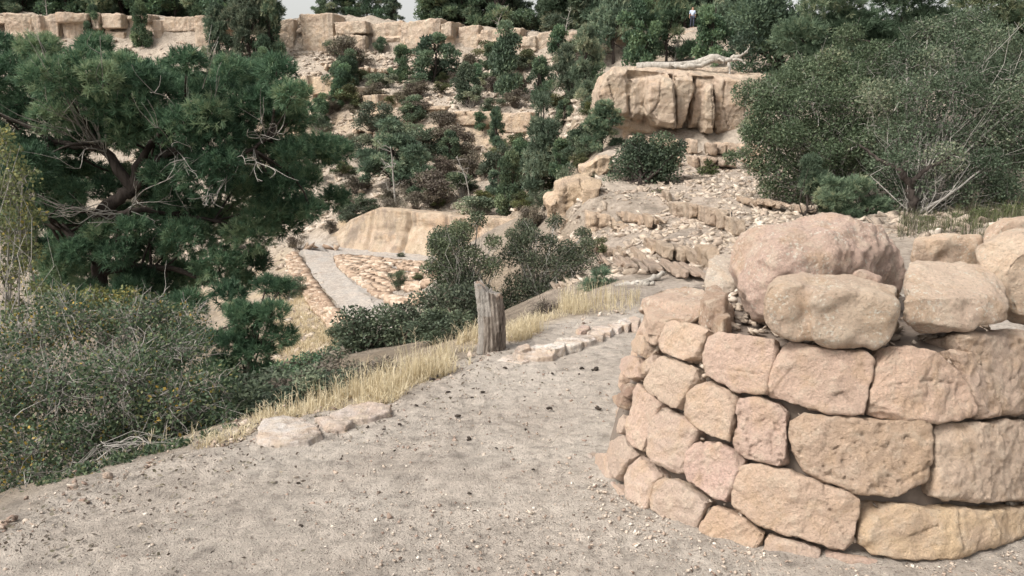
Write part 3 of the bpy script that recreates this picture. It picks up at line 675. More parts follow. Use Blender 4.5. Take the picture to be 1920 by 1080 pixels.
# slabs and boulders lying on top
def cap(name, label, hulls, hue, seed, voxel=.011, smooth=5, lo=.035, lo_s=3.2, mid=.010, mid_s=16, strat=0, flake=.014, pits=0, cat='boulder', facet=.02):
    o = rock(name, hulls, voxel, MT['cap_stone'], None, smooth, lo, lo_s, mid, mid_s, strat, 26, seed, hue, pits, flake, None, facet, 8, None, (.95,.992)); tag(o, label, cat); return o
def prism(front, yf, back, yb, grow=0):
    return np.concatenate([np.array([P(u,v,yf) for u,v in front]) if np.isscalar(yf) else np.array([P(u,v,y) for (u,v),y in zip(front,yf)]),
                           np.array([P(u,v,yb) for u,v in back]) if np.isscalar(yb) else np.array([P(u,v,y) for (u,v),y in zip(back,yb)])])
cap('boulder', 'largest rounded pink boulder lying on the wall behind the blocks', [np.concatenate([
   np.array([P(u,v,3.62) for u,v in [(1367,505),(1373,465),(1392,432),(1425,418),(1490,408),(1565,404),(1610,412),(1655,427),(1685,450),(1698,475),(1696,510),(1685,550),(1640,590),(1500,612),(1430,612),(1385,585)]]),
   np.array([P(u,v,3.38) for u,v in [(1390,520),(1400,470),(1440,440),(1560,440),(1620,470),(1600,560),(1480,600),(1415,600)]]),
   np.array([P(u,v,3.30) for u,v in [(1430,530),(1470,480),(1560,480),(1560,570),(1450,580)]]),
   np.array([P(u,v,3.95) for u,v in [(1400,480),(1440,440),(1600,430),(1660,470),(1640,560),(1430,570)]])])], (.63,.47,.40), 201, smooth=4, lo=.05, lo_s=2.6, mid=.016, facet=.03)
cap('boulder', 'long tan boulder with two rounded lobes and pale lichen, front of the wall top', [
   np.concatenate([np.array([P(u,v,2.98) for u,v in [(1428,565),(1440,535),(1470,520),(1510,530),(1520,560),(1520,640),(1490,638),(1450,622),(1430,600)]]),
                   np.array([P(u,v,3.25) for u,v in [(1440,535),(1470,512),(1520,508),(1530,600),(1450,600)]])]),
   np.concatenate([np.array([P(u,v,2.91) for u,v in [(1522,560),(1530,545),(1600,548),(1680,560),(1686,610),(1670,638),(1640,652),(1590,650),(1535,645),(1520,610)]]),
                   np.array([P(u,v,3.22) for u,v in [(1500,507),(1545,512),(1600,518),(1655,528),(1690,528),(1692,580),(1680,620),(1510,620)]])])], (.64,.51,.40), 202, smooth=2)
cap('boulder', 'squared cream block with layered top, right of the two-lobed boulder', [
   np.concatenate([np.array([P(u,v,y) for u,v,y in [(1694,562,3.0),(1700,600,3.0),(1716,634,2.99),(1760,631,2.98),(1830,618,3.0),(1888,604,3.04),(1893,585,3.04),(1884,553,3.06),(1800,562,3.0)]]),
                   np.array([P(u,v,y) for u,v,y in [(1697,515,3.2),(1706,487,3.35),(1760,482,3.38),(1815,480,3.4),(1862,498,3.38),(1884,525,3.2),(1890,585,3.35),(1720,610,3.3)]])])], (.70,.56,.45), 203, smooth=3, lo=.02, strat=.006)
cap('boulder', 'big smooth cream boulder at the right end of the wall top', [
   np.concatenate([np.array([P(u,v,3.35) for u,v in [(1822,470),(1850,450),(1880,430),(1960,420),(2040,440),(2060,540),(2040,605),(1920,612),(1880,600)]]),
                   np.array([P(u,v,3.22) for u,v in [(1895,505),(1930,470),(2010,480),(2020,580),(1920,590)]]),
                   np.array([P(u,v,3.75) for u,v in [(1840,470),(1900,440),(2020,440),(2030,560),(1900,560)]])])], CREAM, 204, smooth=5, lo=.03)
cap('boulder', 'flat-topped peach boulder behind the big cream one, cut by the frame', [
   np.concatenate([np.array([P(u,v,3.85) for u,v in [(1845,450),(1860,425),(1900,412),(1990,408),(2050,430),(2050,520),(1860,520)]]),
                   np.array([P(u,v,4.15) for u,v in [(1860,430),(1920,413),(2030,415),(2040,500),(1870,500)]])])], (.68,.51,.39), 205, smooth=6)
cap('boulder', 'low cream slab with orange face between the pink boulder and right end', [
   np.concatenate([np.array([P(u,v,3.95) for u,v in [(1708,480),(1714,450),(1730,446),(1800,444),(1838,446),(1845,475),(1840,530),(1708,530)]]),
                   np.array([P(u,v,4.3) for u,v in [(1720,442),(1760,438),(1840,440),(1850,500),(1715,500)]])])], (.70,.54,.41), 206, smooth=4, lo=.02)
cap('rock_wedge', 'thin wedge of pink rock stuck between the boulders', [
   np.concatenate([np.array([P(u,v,3.2) for u,v in [(1598,512),(1612,505),(1650,523),(1652,535),(1600,535)]]),
                   np.array([P(u,v,3.36) for u,v in [(1604,508),(1618,504),(1650,520),(1650,540),(1605,540)]])])], PINK, 207, voxel=.006, smooth=3, lo=.012, flake=.004, cat='stone')
cap('stone_slab', 'whitish layered slab leaning behind the pink boulder', [
   np.concatenate([np.array([P(u,v,y) for u,v,y in [(1312,522,4.25),(1318,545,4.2),(1352,560,4.15),(1372,545,4.15)]]),
                   np.array([P(u,v,y) for u,v,y in [(1330,490,4.4),(1345,472,4.5),(1368,472,4.5),(1385,500,4.35),(1380,575,4.25),(1325,575,4.3)]])])], (.62,.53,.45), 208, voxel=.008, smooth=3, lo=.018, strat=.006, cat='stone')
cap('stone_slab', 'wide flat layered slab on the far left rim of the wall', [slab([(1203,555),(1216,542),(1240,537),(1270,540),(1287,533),(1305,537),(1340,545),(1374,556),(1376,575),(1345,586),(1300,574),(1260,564)], .82, .09, 1.0)], (.62,.47,.38), 209, voxel=.007, smooth=3, lo=.022, strat=.008, cat='stone')
cap('stone_slab', 'leaf-shaped pale pink slab with a square tan end, front left rim', [slab([(1203,572),(1226,562),(1262,564),(1300,574),(1325,588),(1290,594),(1248,597),(1217,592)], .79, .09, 1.0)], (.64,.48,.38), 210, voxel=.007, smooth=3, lo=.018, strat=.007, cat='stone')
cap('rock_wedge', 'small dark angular stone in the rubble beside the leaf-shaped slab', [slab([(1335,590),(1350,577),(1368,580),(1372,592),(1355,600)], .84, .1, 1.0)], DKB, 211, voxel=.006, smooth=2, lo=.01, flake=.004, cat='stone')
cap('rock_wedge', 'rounded brown stone under the leaning whitish slab', [slab([(1313,552),(1325,535),(1350,534),(1368,548),(1360,562),(1325,562)], .90, .14, 1.0)], (.46,.33,.25), 212, voxel=.007, smooth=5, lo=.015, flake=.004, cat='stone')
# stones set along the outer edge of the path
ES = [([(475,802),(490,783),(530,773),(570,778),(600,795),(608,812),(580,828),(520,832),(480,824)],.045,.12,(.58,.52,.48),'grey-white wedge, largest and nearest stone along the path edge'),
 ([(586,780),(640,774),(665,788),(650,802),(610,804)],.04,.1,(.60,.49,.42),'small flat pale stone between the grey-white wedge and long pink slab'),
 ([(612,778),(650,757),(690,751),(738,758),(735,770),(700,782),(680,786),(640,782)],.045,.12,(.54,.44,.39),'long pink slab at the path edge behind the grey-white wedge'),
 ([(928,674),(950,666),(975,669),(1000,668),(995,676),(978,682)],.03,.08,(.60,.49,.42),'flat pinkish stone half sunk in the gravel, right of the stump foot'),
 ([(958,662),(985,653),(1020,656),(1045,659),(1040,667),(1010,670),(970,667)],.06,.12,(.56,.48,.42),'pale flagstone just right of the stump, start of the edging row'),
 ([(962,655),(970,646),(990,642),(996,652),(980,657)],.09,.13,(.44,.37,.33),'small dark purple stone on the grass side of the edging row'),
 ([(990,653),(1000,645),(1025,642),(1042,650),(1035,656)],.08,.13,(.62,.54,.48),'pale stone, second in the edging row from the stump'),
 ([(1018,647),(1030,642),(1062,642),(1060,650),(1040,655)],.09,.13,(.66,.60,.55),'whitest smooth flagstone in the edging row'),
 ([(1036,640),(1042,632),(1066,630),(1096,640),(1088,646),(1070,649)],.08,.12,(.60,.53,.46),'tan-grey flagstone in the middle of the edging row'),
 ([(1066,634),(1075,627),(1110,627),(1122,634),(1100,641),(1085,639)],.08,.12,(.58,.50,.45),'grey flagstone beyond the middle of the edging row'),
 ([(1098,622),(1112,617),(1135,624),(1132,632),(1112,629)],.08,.12,(.62,.54,.48),'narrow pale flagstone beside the reddish stone'),
 ([(1078,617),(1090,607),(1108,609),(1104,617),(1088,622)],.06,.1,(.48,.29,.25),'reddish flat stone on the soil side of the edging row'),
 ([(1108,613),(1130,608),(1150,614),(1146,624),(1128,622)],.08,.12,(.60,.52,.48),'broad pale flagstone past the reddish stone'),
 ([(1138,606),(1160,600),(1172,608),(1160,617),(1148,613)],.08,.12,(.66,.58,.52),'white flagstone third from the wall end of the edging row'),
 ([(1158,600),(1175,594),(1188,602),(1178,611),(1168,607)],.09,.13,(.58,.52,.49),'grey flagstone second from the wall end of the edging row'),
 ([(1178,595),(1190,591),(1202,596),(1198,610),(1184,607)],.10,.15,(.50,.38,.31),'brown end stone of the edging row, touching the wall'),
 ([(1100,850),(1112,842),(1122,848),(1120,858),(1106,860)],.02,.05,(.52,.40,.34),'small pink stone lying against the left foot of the wall')]
for i, (poly, z, th_, hue, lab) in enumerate(ES):
    o = rock('edging_stone', [slab(poly, z*(1.0 if i < 3 else .75), th_+.05, 1.0)], .008 if i < 3 else .006, MT['slab_stone'], None, 1, .016 if i < 3 else .010, 5, .006, 20, .006, 26, 300+i, tuple(min(.85, (x*.6+sum(hue)/3*.4)*1.22) for x in hue), 0, .008); tag(o, lab, 'stone', 'flat stones edging the path')
# pebbles and clods on the gravel
rp = np.random.RandomState(21); n = 26000
r = 1.9*(9.5/1.9)**(rp.rand(n)**1.25); a = rp.uniform(R(-42), R(40), n); pos = np.stack([r*np.sin(a), r*np.cos(a), np.full(n,.012)], -1)
s = sdf(pos[:,:2]); inw = np.hypot(pos[:,0]-WC[0], pos[:,1]-WC[1]) < WR0-.02; dn = fbm(pos, 1.6, 3)
ok = (s > -.1) & ~inw & (dn > -.35+rp.rand(n)*.5-.25); pos = pos[ok]; n = len(pos)
g = Geo(); scatter(g, pos, .0028+.0085*rp.rand(n)**3+.009*(rp.rand(n) < .02), rp, .65); tag(g.build('gravel', MT['pebble']), kind='stuff')
a = rp.uniform(R(-25), R(85), 1500); rr = WR0+.01+np.abs(rp.normal(0,.13,1500)); pos = np.stack([WC[0]+rr*np.sin(a+R(-90)+R(30)), WC[1]-rr*np.cos(a+R(-90)+R(30)), np.full(1500,.015)], -1)
a2 = rp.uniform(R(-75), R(60), 1500); pos = np.stack([WC[0]+rr*np.sin(a2), WC[1]-rr*np.cos(a2), np.full(1500,.015)], -1)
g = Geo(); scatter(g, pos, .003+.009*rp.rand(1500)**3, rp, .7, a=.3+.7*rp.rand(1500)); tag(g.build('gravel', MT['pebble']), kind='stuff')
n = 900; t = rp.rand(n)*11; i = t.astype(int); f_ = (t-i)[:,None]; A = np.array(PE); pp = A[i]*(1-f_)+A[i+1]*f_; dd = A[i+1]-A[i]; nn = np.column_stack([dd[:,1], -dd[:,0], np.zeros(n)]); nn /= np.linalg.norm(nn, axis=1)[:,None]
pp = pp+nn*(np.abs(rp.normal(0,.35,n))-.05)[:,None]; pp[:,2] = .022; g = Geo(); d0 = rp.normal(size=(n,3))*[1,1,.1]; leaves(g, pp, d0, .022, .012, rp, .0, .15); tag(g.build('leaf_litter', MT['brownscrub']), kind='stuff')
CL = [(858,780,7),(880,822,8),(1030,765,7),(1120,765,9),(810,712,7),(948,690,6),(1090,690,6),(780,760,5),(1118,692,10),(750,795,5),(985,805,5),(905,735,5),(690,800,5),(560,905,5),(1035,700,5),(840,735,5),(820,705,5),(885,745,4),(930,840,4),(740,845,4),(565,985,6),(398,1035,6),(880,925,5),(640,860,4),(1000,880,4),(870,880,4),(720,720+85,4)]
cm = None
for i, (u, v, rp_) in enumerate(CL):
    p = G(u, v, .02); sz = M(rp_, p[1])
    if cm is None:
        g = Geo(); g.add(np.concatenate([CHIPS[0][0]*.9, CHIPS[3][0]*.6+np.array([.7,.3,-.1]), CHIPS[5][0]*.5+np.array([-.5,.6,-.2])]), None, np.concatenate([CHIPS[0][1], CHIPS[3][1]+len(CHIPS[0][0]), CHIPS[5][1]+len(CHIPS[0][0])+len(CHIPS[3][0])])); o = g.build('clod', MT['clod'], smooth=False); cm = o.data
    else: o = link('clod', cm)
    o.location = p; o.scale = (sz, sz*.8, sz*.6); o.rotation_euler.z = i*1.7
    tag(o, 'small dark brown clod lying loose on the gravel path', 'clod', 'dark clods on the path')
# weathered stump post
p0 = G(921,656,0.0); yb = p0[1]; hgt = M(140, yb)
na, nz = 120, 90; an = np.linspace(0, 2*math.pi, na, endpoint=False); zs = np.linspace(0, 1, nz)
A, Z = np.meshgrid(an, zs); x = np.sin(A); yv = -np.cos(A)       # facing the camera at A=0
top = np.where(x < -.45, .99, np.where(x < -.05, .93-.05*(x+.45), .86-.05*np.clip(x, 0, 1)))+.02*np.sin(A*7)+.015*np.sin(A*17+1)
zz = np.minimum(Z*1.0, top)
wd = M(28, yb)*(1.02-.06*zz+.08*np.exp(-zz*9))
crack = .16*np.abs(np.sin(A*6.5+1.2*np.sin(zz*5)+.8*np.sin(A*2)))**.35+.05*np.sin(A*23+zz*3)
rad = wd*(.90+crack*.8-.10)
lean = -M(4, yb)*zz+M(3,yb)*np.sin(zz*4)
V = np.stack([rad*x*1.0+lean, rad*yv*.9, zz*hgt], -1).reshape(-1,3)
V = V+np.array([.006*fbm(V+k*5, 22, 4) for k in range(3)]).T
i = np.arange(nz-1)[:,None]*na; j = np.arange(na)[None]; j2 = (j+1) % na
q = np.stack([i+j, i+j2, i+na+j2, i+na+j], -1).reshape(-1,4)
tops = V[(nz-1)*na:]; rings = [tops.mean(0)+(tops-tops.mean(0))*k+np.array([0,0,-.03*(1-k)]) for k in (.75,.5,.25,.02)]
n0 = len(V); V = np.concatenate([V]+rings)
for k in range(4):
    b0 = (nz-1+k)*na; q = np.concatenate([q, np.stack([b0+j, b0+j2, b0+na+j2, b0+na+j], -1).reshape(-1,4)])
bare = np.concatenate([np.clip(1.2*(zz.ravel() > .55)*(x.ravel() < .05)*.8+(x.ravel() < -.6)*.9, 0, 1), np.full(4*na, .8)])
st = tag(link('stump', new_mesh('stump', V, q, attrs={'v': bare}, smooth=True), MT['stump'], loc=(p0[0], p0[1], -.02)), 'weathered grey broken-topped stump standing at the edge of the path', 'stump')
# ------------------------------------------------------------------ cliffs, outcrops, masonry, rubble
def cliff(name, pts, ds, seed, hue, cell=(.7,2.2), amp=.3, cap=3., overhang=.25, mat_='cliff_stone', rows=(1,3), under=.6, lean=0., rough=1., rill=0.):
    rng = np.random.RandomState(seed)
    T = np.array([P(u,vt,y) for u,vt,vb,y in pts]); B = np.array([P(u,vb,y)[2] for u,vt,vb,y in pts])
    L = np.concatenate([[0], np.cumsum(np.linalg.norm(np.diff(T[:,:2], axis=0), axis=1))]); n = int(L[-1]/ds)+2
    s = np.linspace(0, L[-1], n); X = np.interp(s, L, T[:,0]); Y = np.interp(s, L, T[:,1]); ZT = np.interp(s, L, T[:,2]); ZB = np.interp(s, L, B)-under
    tx = np.gradient(X); ty = np.gradient(Y); nl = np.hypot(tx, ty); nx, ny = ty/nl, -tx/nl
    k = 12; ker = np.ones(k)/k
    nx = np.convolve(np.pad(nx, k, 'edge'), ker, 'same')[k:-k]; ny = np.convolve(np.pad(ny, k, 'edge'), ker, 'same')[k:-k]
    flip = np.sign(-(nx*X+ny*Y)); flip[flip==0] = 1; nx *= flip; ny *= flip
    hmean = (ZT-ZB).mean(); nz = int(hmean/ds)+3; t = np.linspace(0, 1, nz)      # 0 top, 1 bottom
    edges = [0.]
    while edges[-1] < L[-1]: edges.append(edges[-1]+rng.uniform(*cell))
    edges = np.array(edges); ci = np.clip(np.searchsorted(edges, s, side='right')-1, 0, len(edges)-2)
    m = len(edges)
    off = rng.uniform(-amp, amp*.8, m); drop = rng.uniform(0, .12, m)**1.5*hmean*.9
    S, TT = np.meshgrid(s, t, indexing='ij')
    nr = rng.randint(rows[0], rows[1]+1, m); ro = rng.uniform(-amp, amp, (m, 6)); cut = np.sort(rng.uniform(.15, .95, (m, 6)), axis=1)
    ri = np.zeros_like(TT, int); gd = np.full_like(TT, 9.)
    wob = .04*fbm(np.stack([S.ravel()*1.1, np.zeros(S.size), TT.ravel()*3], -1), 1., 3).reshape(S.shape)
    for r in range(6):
        act = r < nr[ci][:,None]; cc = cut[ci][:,r][:,None]+wob
        ri += (act & (TT > cc)); gd = np.where(act, np.minimum(gd, np.abs(TT-cc)*hmean), gd)
    D = off[ci][:,None]+ro[ci[:,None], ri]*.7
    swob = S+.18*cell[0]*fbm(np.stack([S.ravel()*.4, np.zeros(S.size)+seed, TT.ravel()*hmean], -1), .9, 3).reshape(S.shape)
    ed = np.abs(swob[...,None]-edges[None,None]).min(-1)
    D = D-1.7*amp*np.exp(-(ed/max(.13, .08*cell[0]))**2)*(.4+.6*rng.rand(m)[ci][:,None])-.8*amp*np.exp(-(gd/(.07*hmean))**2)
    D += overhang*np.clip(1-TT/.18, 0, 1)**.5*(rng.rand(m)[ci][:,None] > .3)
    D -= overhang*.8*np.clip((TT-.82)/.18, 0, 1)
    D += lean*TT**1.5
    if rill: D += rill*fbm(np.stack([S.ravel()*2.2+.5*fbm(np.stack([S.ravel(), TT.ravel()*2, S.ravel()*0], -1), 1., 2), TT.ravel()*1.3, np.zeros(S.size)], -1), 1., 4, .6).reshape(S.shape)+.5*rill*fbm(np.stack([S.ravel()*.6, TT.ravel()*9, np.zeros(S.size)], -1), 1., 4, .6).reshape(S.shape)
    z = ZT[:,None]-drop[ci][:,None]-(ZT-ZB-drop[ci])[:,None]*TT
    V = np.stack([X[:,None]+nx[:,None]*D, Y[:,None]+ny[:,None]*D, z], -1)
    nb = 6; back = []
    for b_ in range(1, nb+1):
        o = -cap*b_/nb
        p = np.stack([X+nx*(D[:,0]+o), Y+ny*(D[:,0]+o), V[:,0,2]+.02*cap*math.sin(b_)], -1)
        back.append(p)
    back[-1][:,2] -= .5
    full = np.concatenate([np.stack(back[::-1], 1), V], 1); w = full.shape[1]
    fv = full.reshape(-1,3)
    nn = np.stack([np.repeat(nx, w), np.repeat(ny, w), np.full(n*w, .3)], -1)
    fv = fv+nn*rough*(amp*.22*fbm(fv+seed, 1.3, 5, .62)+amp*.16*fbm(fv*np.array([1,1,3.]), 1.7, 4, .6, True))[:,None]
    i = np.arange(n-1)[:,None]*w; j = np.arange(w-1)[None]
    q = np.stack([i+j, i+w+j, i+w+j+1, i+j+1], -1).reshape(-1,4)
    o = link(name, new_mesh(name, fv, q, smooth=False), MT[mat_], color=hue); tag(o, kind='structure'); return o
def block_cliff(pts, cell, tiers, gap, jit, voxel, seed, hue, dp=3.0, under=.6, cap=.35, ncut=0):
    """jointed sandstone: separate blocks between vertical joints, in beds of uneven height, on a recessed core"""
    rng = np.random.RandomState(seed); T = np.array([P(u,vt,y) for u,vt,vb,y in pts]); B = np.array([P(u,vb,y)[2] for u,vt,vb,y in pts])
    L = np.concatenate([[0], np.cumsum(np.linalg.norm(np.diff(T[:,:2], axis=0), axis=1))]); hs = []
    at = lambda s: np.array([np.interp(s, L, T[:,0]), np.interp(s, L, T[:,1]), np.interp(s, L, T[:,2])]); bz = lambda s: np.interp(s, L, B)-under
    s = 0.
    while s < L[-1]-.2:
        w = rng.uniform(*cell); e = min(s+w, L[-1]); a, b_ = at(s), at(e); t = (b_-a)[:2]; t /= np.linalg.norm(t)+1e-9; nrm = np.array([-t[1], t[0]]); nrm *= np.sign(-(nrm@a[:2])) or 1
        zt0 = (a[2]+b_[2])/2; zb = (bz(s)+bz(e))/2; hh = zt0-zb; zt0 -= max(0, rng.normal(0, .12))*hh
        k = rng.randint(tiers[0], tiers[1]+1); cuts = np.concatenate([[0], np.sort(rng.uniform(.18,.9,k-1)), [1]]); o0 = rng.uniform(-jit, jit)
        for i in range(k):
            z1 = zt0-cuts[i]*hh; z0 = zt0-cuts[i+1]*hh+gap*.25
            if z1-z0 < .08*hh: continue
            o = o0+rng.uniform(-jit, jit)*.6+(cap if i == 0 and k > 1 else 0)-(.5*cap if i == k-1 and k > 1 else 0); g_ = gap*rng.uniform(.2,1)*.5; q = []
            sub = [(0,1)] if i != 0 or rng.rand() < .6 else [(0,rng.uniform(.35,.65)),(0,1)]
            for m_, (f0, zz) in enumerate(((g_/w+rng.uniform(-.03,.06), z0),(1-g_/w-rng.uniform(-.03,.06), z0),(1-g_/w, z1),(g_/w, z1))):
                p = a+(b_-a)*f0; p = p.copy(); oo = o+rng.uniform(-jit, jit)*.35; p[:2] += nrm*oo; p[2] = zz+rng.normal(0,.03)*hh*(zz == z1); q.append(p); r = p.copy(); r[:2] -= nrm*(dp+oo); q.append(r)
            hs.append(np.array(q))
        c0, c1 = a.copy(), b_.copy(); q = []
        for p in (c0, c1):
            for zz in (zb, zt0-.12*hh):
                for d_ in (jit*1.1+.15*hh*0+gap, dp): r = p.copy(); r[:2] -= nrm*d_; r[2] = zz; q.append(r)
        hs.append(np.array(q)); s = e
    v = rock('cliff', hs, voxel, MT['cliff_stone'], None, 0, .5*voxel, .5, .9*voxel, 2.2, .6*voxel, 4, seed, hue, 0, .8*voxel)
    tag(v, kind='structure'); return v
RIMC = [(-330,24,70,93.5),(-120,22,70,92),(0,25,72,91),(160,25,74,90),(330,30,72,88.7),(440,36,86,87.2),(555,36,86,85.7),(575,24,96,84.6),(600,20,100,84.2),(640,26,100,83.8),(690,31,98,83.4),(740,45,96,82.7),(790,40,95,82),(830,42,98,81.4),(880,50,108,80.4),(930,55,112,79.2),(1000,58,110,77.8),(1050,58,108,77),(1090,58,114,75.8),(1200,60,114,73.6),(1300,58,110,71.6),(1450,52,105,70)]
block_cliff(RIMC, (.8,5.2), (1,4), .30, .62, .10, 5, (.54,.45,.36), 3.5)
for i, pts in enumerate(([(560,150,214,74.5),(600,142,218,72.8),(660,158,220,71.2)],[(676,168,198,70.3),(720,172,220,68.7),(770,190,232,67)],[(772,192,228,66.7),(838,196,230,65)],
      [(838,206,240,63.2),(880,208,246,62.2),(928,211,246,61.4)],[(938,211,250,61.2),(1000,213,256,60),(1050,226,266,58.6),(1100,242,280,57)])):
    pts = [(u, vt, vb, y-1.7) for u, vt, vb, y in pts]
    block_cliff(pts, (.7,2.8), (2,4), .16, .32, .075, 20+i, (.55,.44,.33) if i else (.57,.46,.34), 2.2, .4, .3)
cliff('cliff', [(594,458,472,46.8),(622,440,474,46.5),(655,412,476,46.1),(700,392,480,45.7),(770,398,486,44.8),(850,404,490,43.4),(960,412,500,41.6)], .10, 31, (.52,.42,.315), cell=(.8,2.6), amp=.17, cap=2, overhang=.0, rows=(0,2), lean=1.8, rough=2.2, rill=.10)
# overhanging outcrop on the right
def blk(px, yf, dp=2.6, sh=.96):
    f = np.array([P(u,v,yf) for u,v in px]); c = f.mean(0); b_ = c+(f-c)*sh+np.array([0,dp,0])
    m_ = c+(f-c)*.82+np.array([0,-.18,0]); return np.concatenate([f, m_, b_])
oh = [blk([(1116,201),(1120,171),(1135,136),(1148,129),(1180,130),(1179,168),(1182,220),(1146,219),(1119,212)],25.5),
      blk([(1180,146),(1218,142),(1213,175),(1207,225),(1184,222)],25.25), blk([(1216,141),(1261,136),(1262,180),(1267,205),(1267,240),(1230,236),(1209,215),(1208,185),(1213,150)],24.8),
      blk([(1264,137),(1302,141),(1306,165),(1290,200),(1283,240),(1268,240),(1266,180)],24.95), blk([(1302,142),(1343,142),(1330,165),(1316,180),(1318,205),(1310,240),(1286,240),(1297,195)],25.45),
      blk([(1319,168),(1329,157),(1337,156),(1337,250),(1319,250),(1317,200)],24.85), blk([(1339,144),(1355,140),(1400,144),(1450,147),(1450,250),(1400,262),(1341,252)],25.0),
      np.array([P(u,v,y) for u,v,y in [(1146,127,25.7),(1300,140,25.2),(1440,146,25.2),(1150,124,29),(1460,128,29),(1146,150,26),(1440,160,25.6),(1150,150,29),(1460,160,29)]]),
      blk([(1138,216),(1180,222),(1300,240),(1430,262),(1430,272),(1180,246),(1150,232)],25.9), blk([(1168,240),(1300,255),(1440,262),(1450,300),(1168,300)],26.4)]
oh = [np.column_stack([h.mean(0)[0]+(h[:,0]-h.mean(0)[0])*(.93 if k < 7 else 1), h[:,1]+(.18*math.sin(k*2.4) if k < 7 else 0), h[:,2]]) for k, h in enumerate(oh)]+[blk([(1150,140),(1440,150),(1440,262),(1290,240),(1160,224)],25.9,2.4)]
tag(rock('rock_outcrop', oh, .032, MT['outcrop_stone'], None, 0, .03, .9, .04, 4, .03, 6, 401, (.54,.445,.35), 0, .05, ([[(1180,150),(1179,200),(1184,224)],[(1216,150),(1210,180),(1204,195),(1210,215),(1222,226)],[(1264,135),(1265,175),(1268,200),(1266,236)],[(1304,165),(1298,200),(1288,225),(1280,240)],[(1316,190),(1313,220),(1305,240)],[(1337,170),(1337,235),(1340,252)],[(1240,150),(1236,190),(1224,212)],[(1140,150),(1152,190),(1148,214)],[(1360,150),(1356,200),(1366,240)],[(1400,160),(1396,215)]], 1.0, .08), .03, 5, None, (.975,.995)), 'big overhanging tan sandstone outcrop split by vertical cracks on the right slope', 'rock outcrop')
pm = [blk([(1025,381),(1044,370),(1050,400),(1048,444),(1040,444)],17.9,2.2),blk([(1046,366),(1047,349),(1064,341),(1074,350),(1070,400),(1052,405)],18.0,2.0),blk([(1052,403),(1078,398),(1090,400),(1086,440),(1050,446)],17.7,2.0),blk([(1066,342),(1090,335),(1098,362),(1090,398),(1072,400)],17.85,2.0), blk([(1088,334),(1112,330),(1129,341),(1110,390),(1098,438),(1090,438),(1086,380)],17.6,2.0),
      blk([(1092,314),(1119,296),(1123,291),(1149,291),(1154,312),(1127,334),(1095,334)],20,1.6)]
tag(rock('rock_outcrop', pm, .04, MT['outcrop_stone'], None, 0, .04, 1.2, .045, 5, .03, 7, 402, (.64,.50,.36), 0, .06, ([[(1060,345),(1062,400),(1056,440)],[(1088,335),(1090,380),(1080,430)],[(1046,370),(1042,430)],[(1118,300),(1116,330)],[(1030,400),(1090,408)]], 1.1, .10), .04, 4, None, (.96,.99)), 'jutting yellow-tan crag with a stepped top at the edge of the rubble slope', 'rock outcrop')
fm = [blk([(1100,398),(1149,402),(1168,416),(1164,440),(1138,458),(1096,444)],16.6,1.6), blk([(1150,424),(1185,428),(1213,444),(1212,464),(1160,458)],14.6,1.0)]
tag(rock('rock_outcrop', fm, .035, MT['outcrop_stone'], None, 0, .04, 1.6, .035, 6, .02, 7, 403, (.62,.49,.37), 0, .05, ([[(1120,400),(1124,450)],[(1148,405),(1150,440)],[(1180,428),(1178,462)],[(1100,425),(1165,430)]], 1.8, .1), .05), 'low broken tan rock face below the dark slope juniper', 'rock outcrop')
gy = lambda p, y: (lambda g_: g_[1] if g_ is not None and abs(g_[1]-y) < .35*y else y)(ground_at(sum(a for a,b_ in p)/len(p), max(b_ for a,b_ in p)-2, y*.6))-.03
shr = lambda p, k=.84: [((a-sum(c[0] for c in p)/len(p))*k+sum(c[0] for c in p)/len(p), b_) for a, b_ in p]
lu = [blk(shr(p), gy(p, y), .5, .9) for p, y in (([(1243,358),(1256,357),(1262,380),(1250,378)],14.6),([(1258,380),(1287,381),(1287,407),(1262,406)],14.0),([(1289,381),(1307,382),(1306,411),(1291,410)],13.8),([(1309,383),(1322,385),(1321,415),(1308,413)],13.6),
      ([(1324,388),(1341,391),(1340,425),(1324,421)],13.4),([(1343,392),(1368,396),(1367,432),(1344,428)],13.2),([(1370,409),(1397,411),(1396,444),(1372,440)],12.9))]
def ledge_obj(label, hs, vox, hue, seed, lo, los, mid, mids, fl, ncut=5, sm=0):
    b0 = hs[0].mean(0); b0[2] = min(h[:,2].min() for h in hs); e = tag(empty('rock_ledge', b0), label, 'rock ledge'); rg = np.random.RandomState(seed)
    for i, h in enumerate(hs): rock('block', [h-b0], vox, MT['outcrop_stone'], e, sm, lo, los, mid, mids, mid, 8, seed*3+i, tuple(np.clip(np.array(hue)*(1+rg.normal(0,.05)), 0, .85)), 0, fl, None, 0, ncut, None, (.93,.99))
ledge_obj('upper cream ledge of upright slabs below the loose scree', lu, .013, (.62,.52,.42), 404, .02, 4, .012, 14, .015)
ll = [blk(shr(p, .9), gy(p, y), .5, .9) for p, y in (([(1213,449),(1232,452),(1234,474),(1216,472)],11.6),([(1233,456),(1264,458),(1258,487),(1236,480)],11.4),([(1268,464),(1290,466),(1292,492),(1268,490)],11.2),([(1293,470),(1316,474),(1314,500),(1296,496)],11.0),([(1318,470),(1345,462),(1350,500),(1322,504)],10.8))]
ledge_obj('lower short ledge of tan blocks behind the wall, under the scree', ll, .013, (.56,.45,.35), 405, .02, 4, .012, 14, .015)
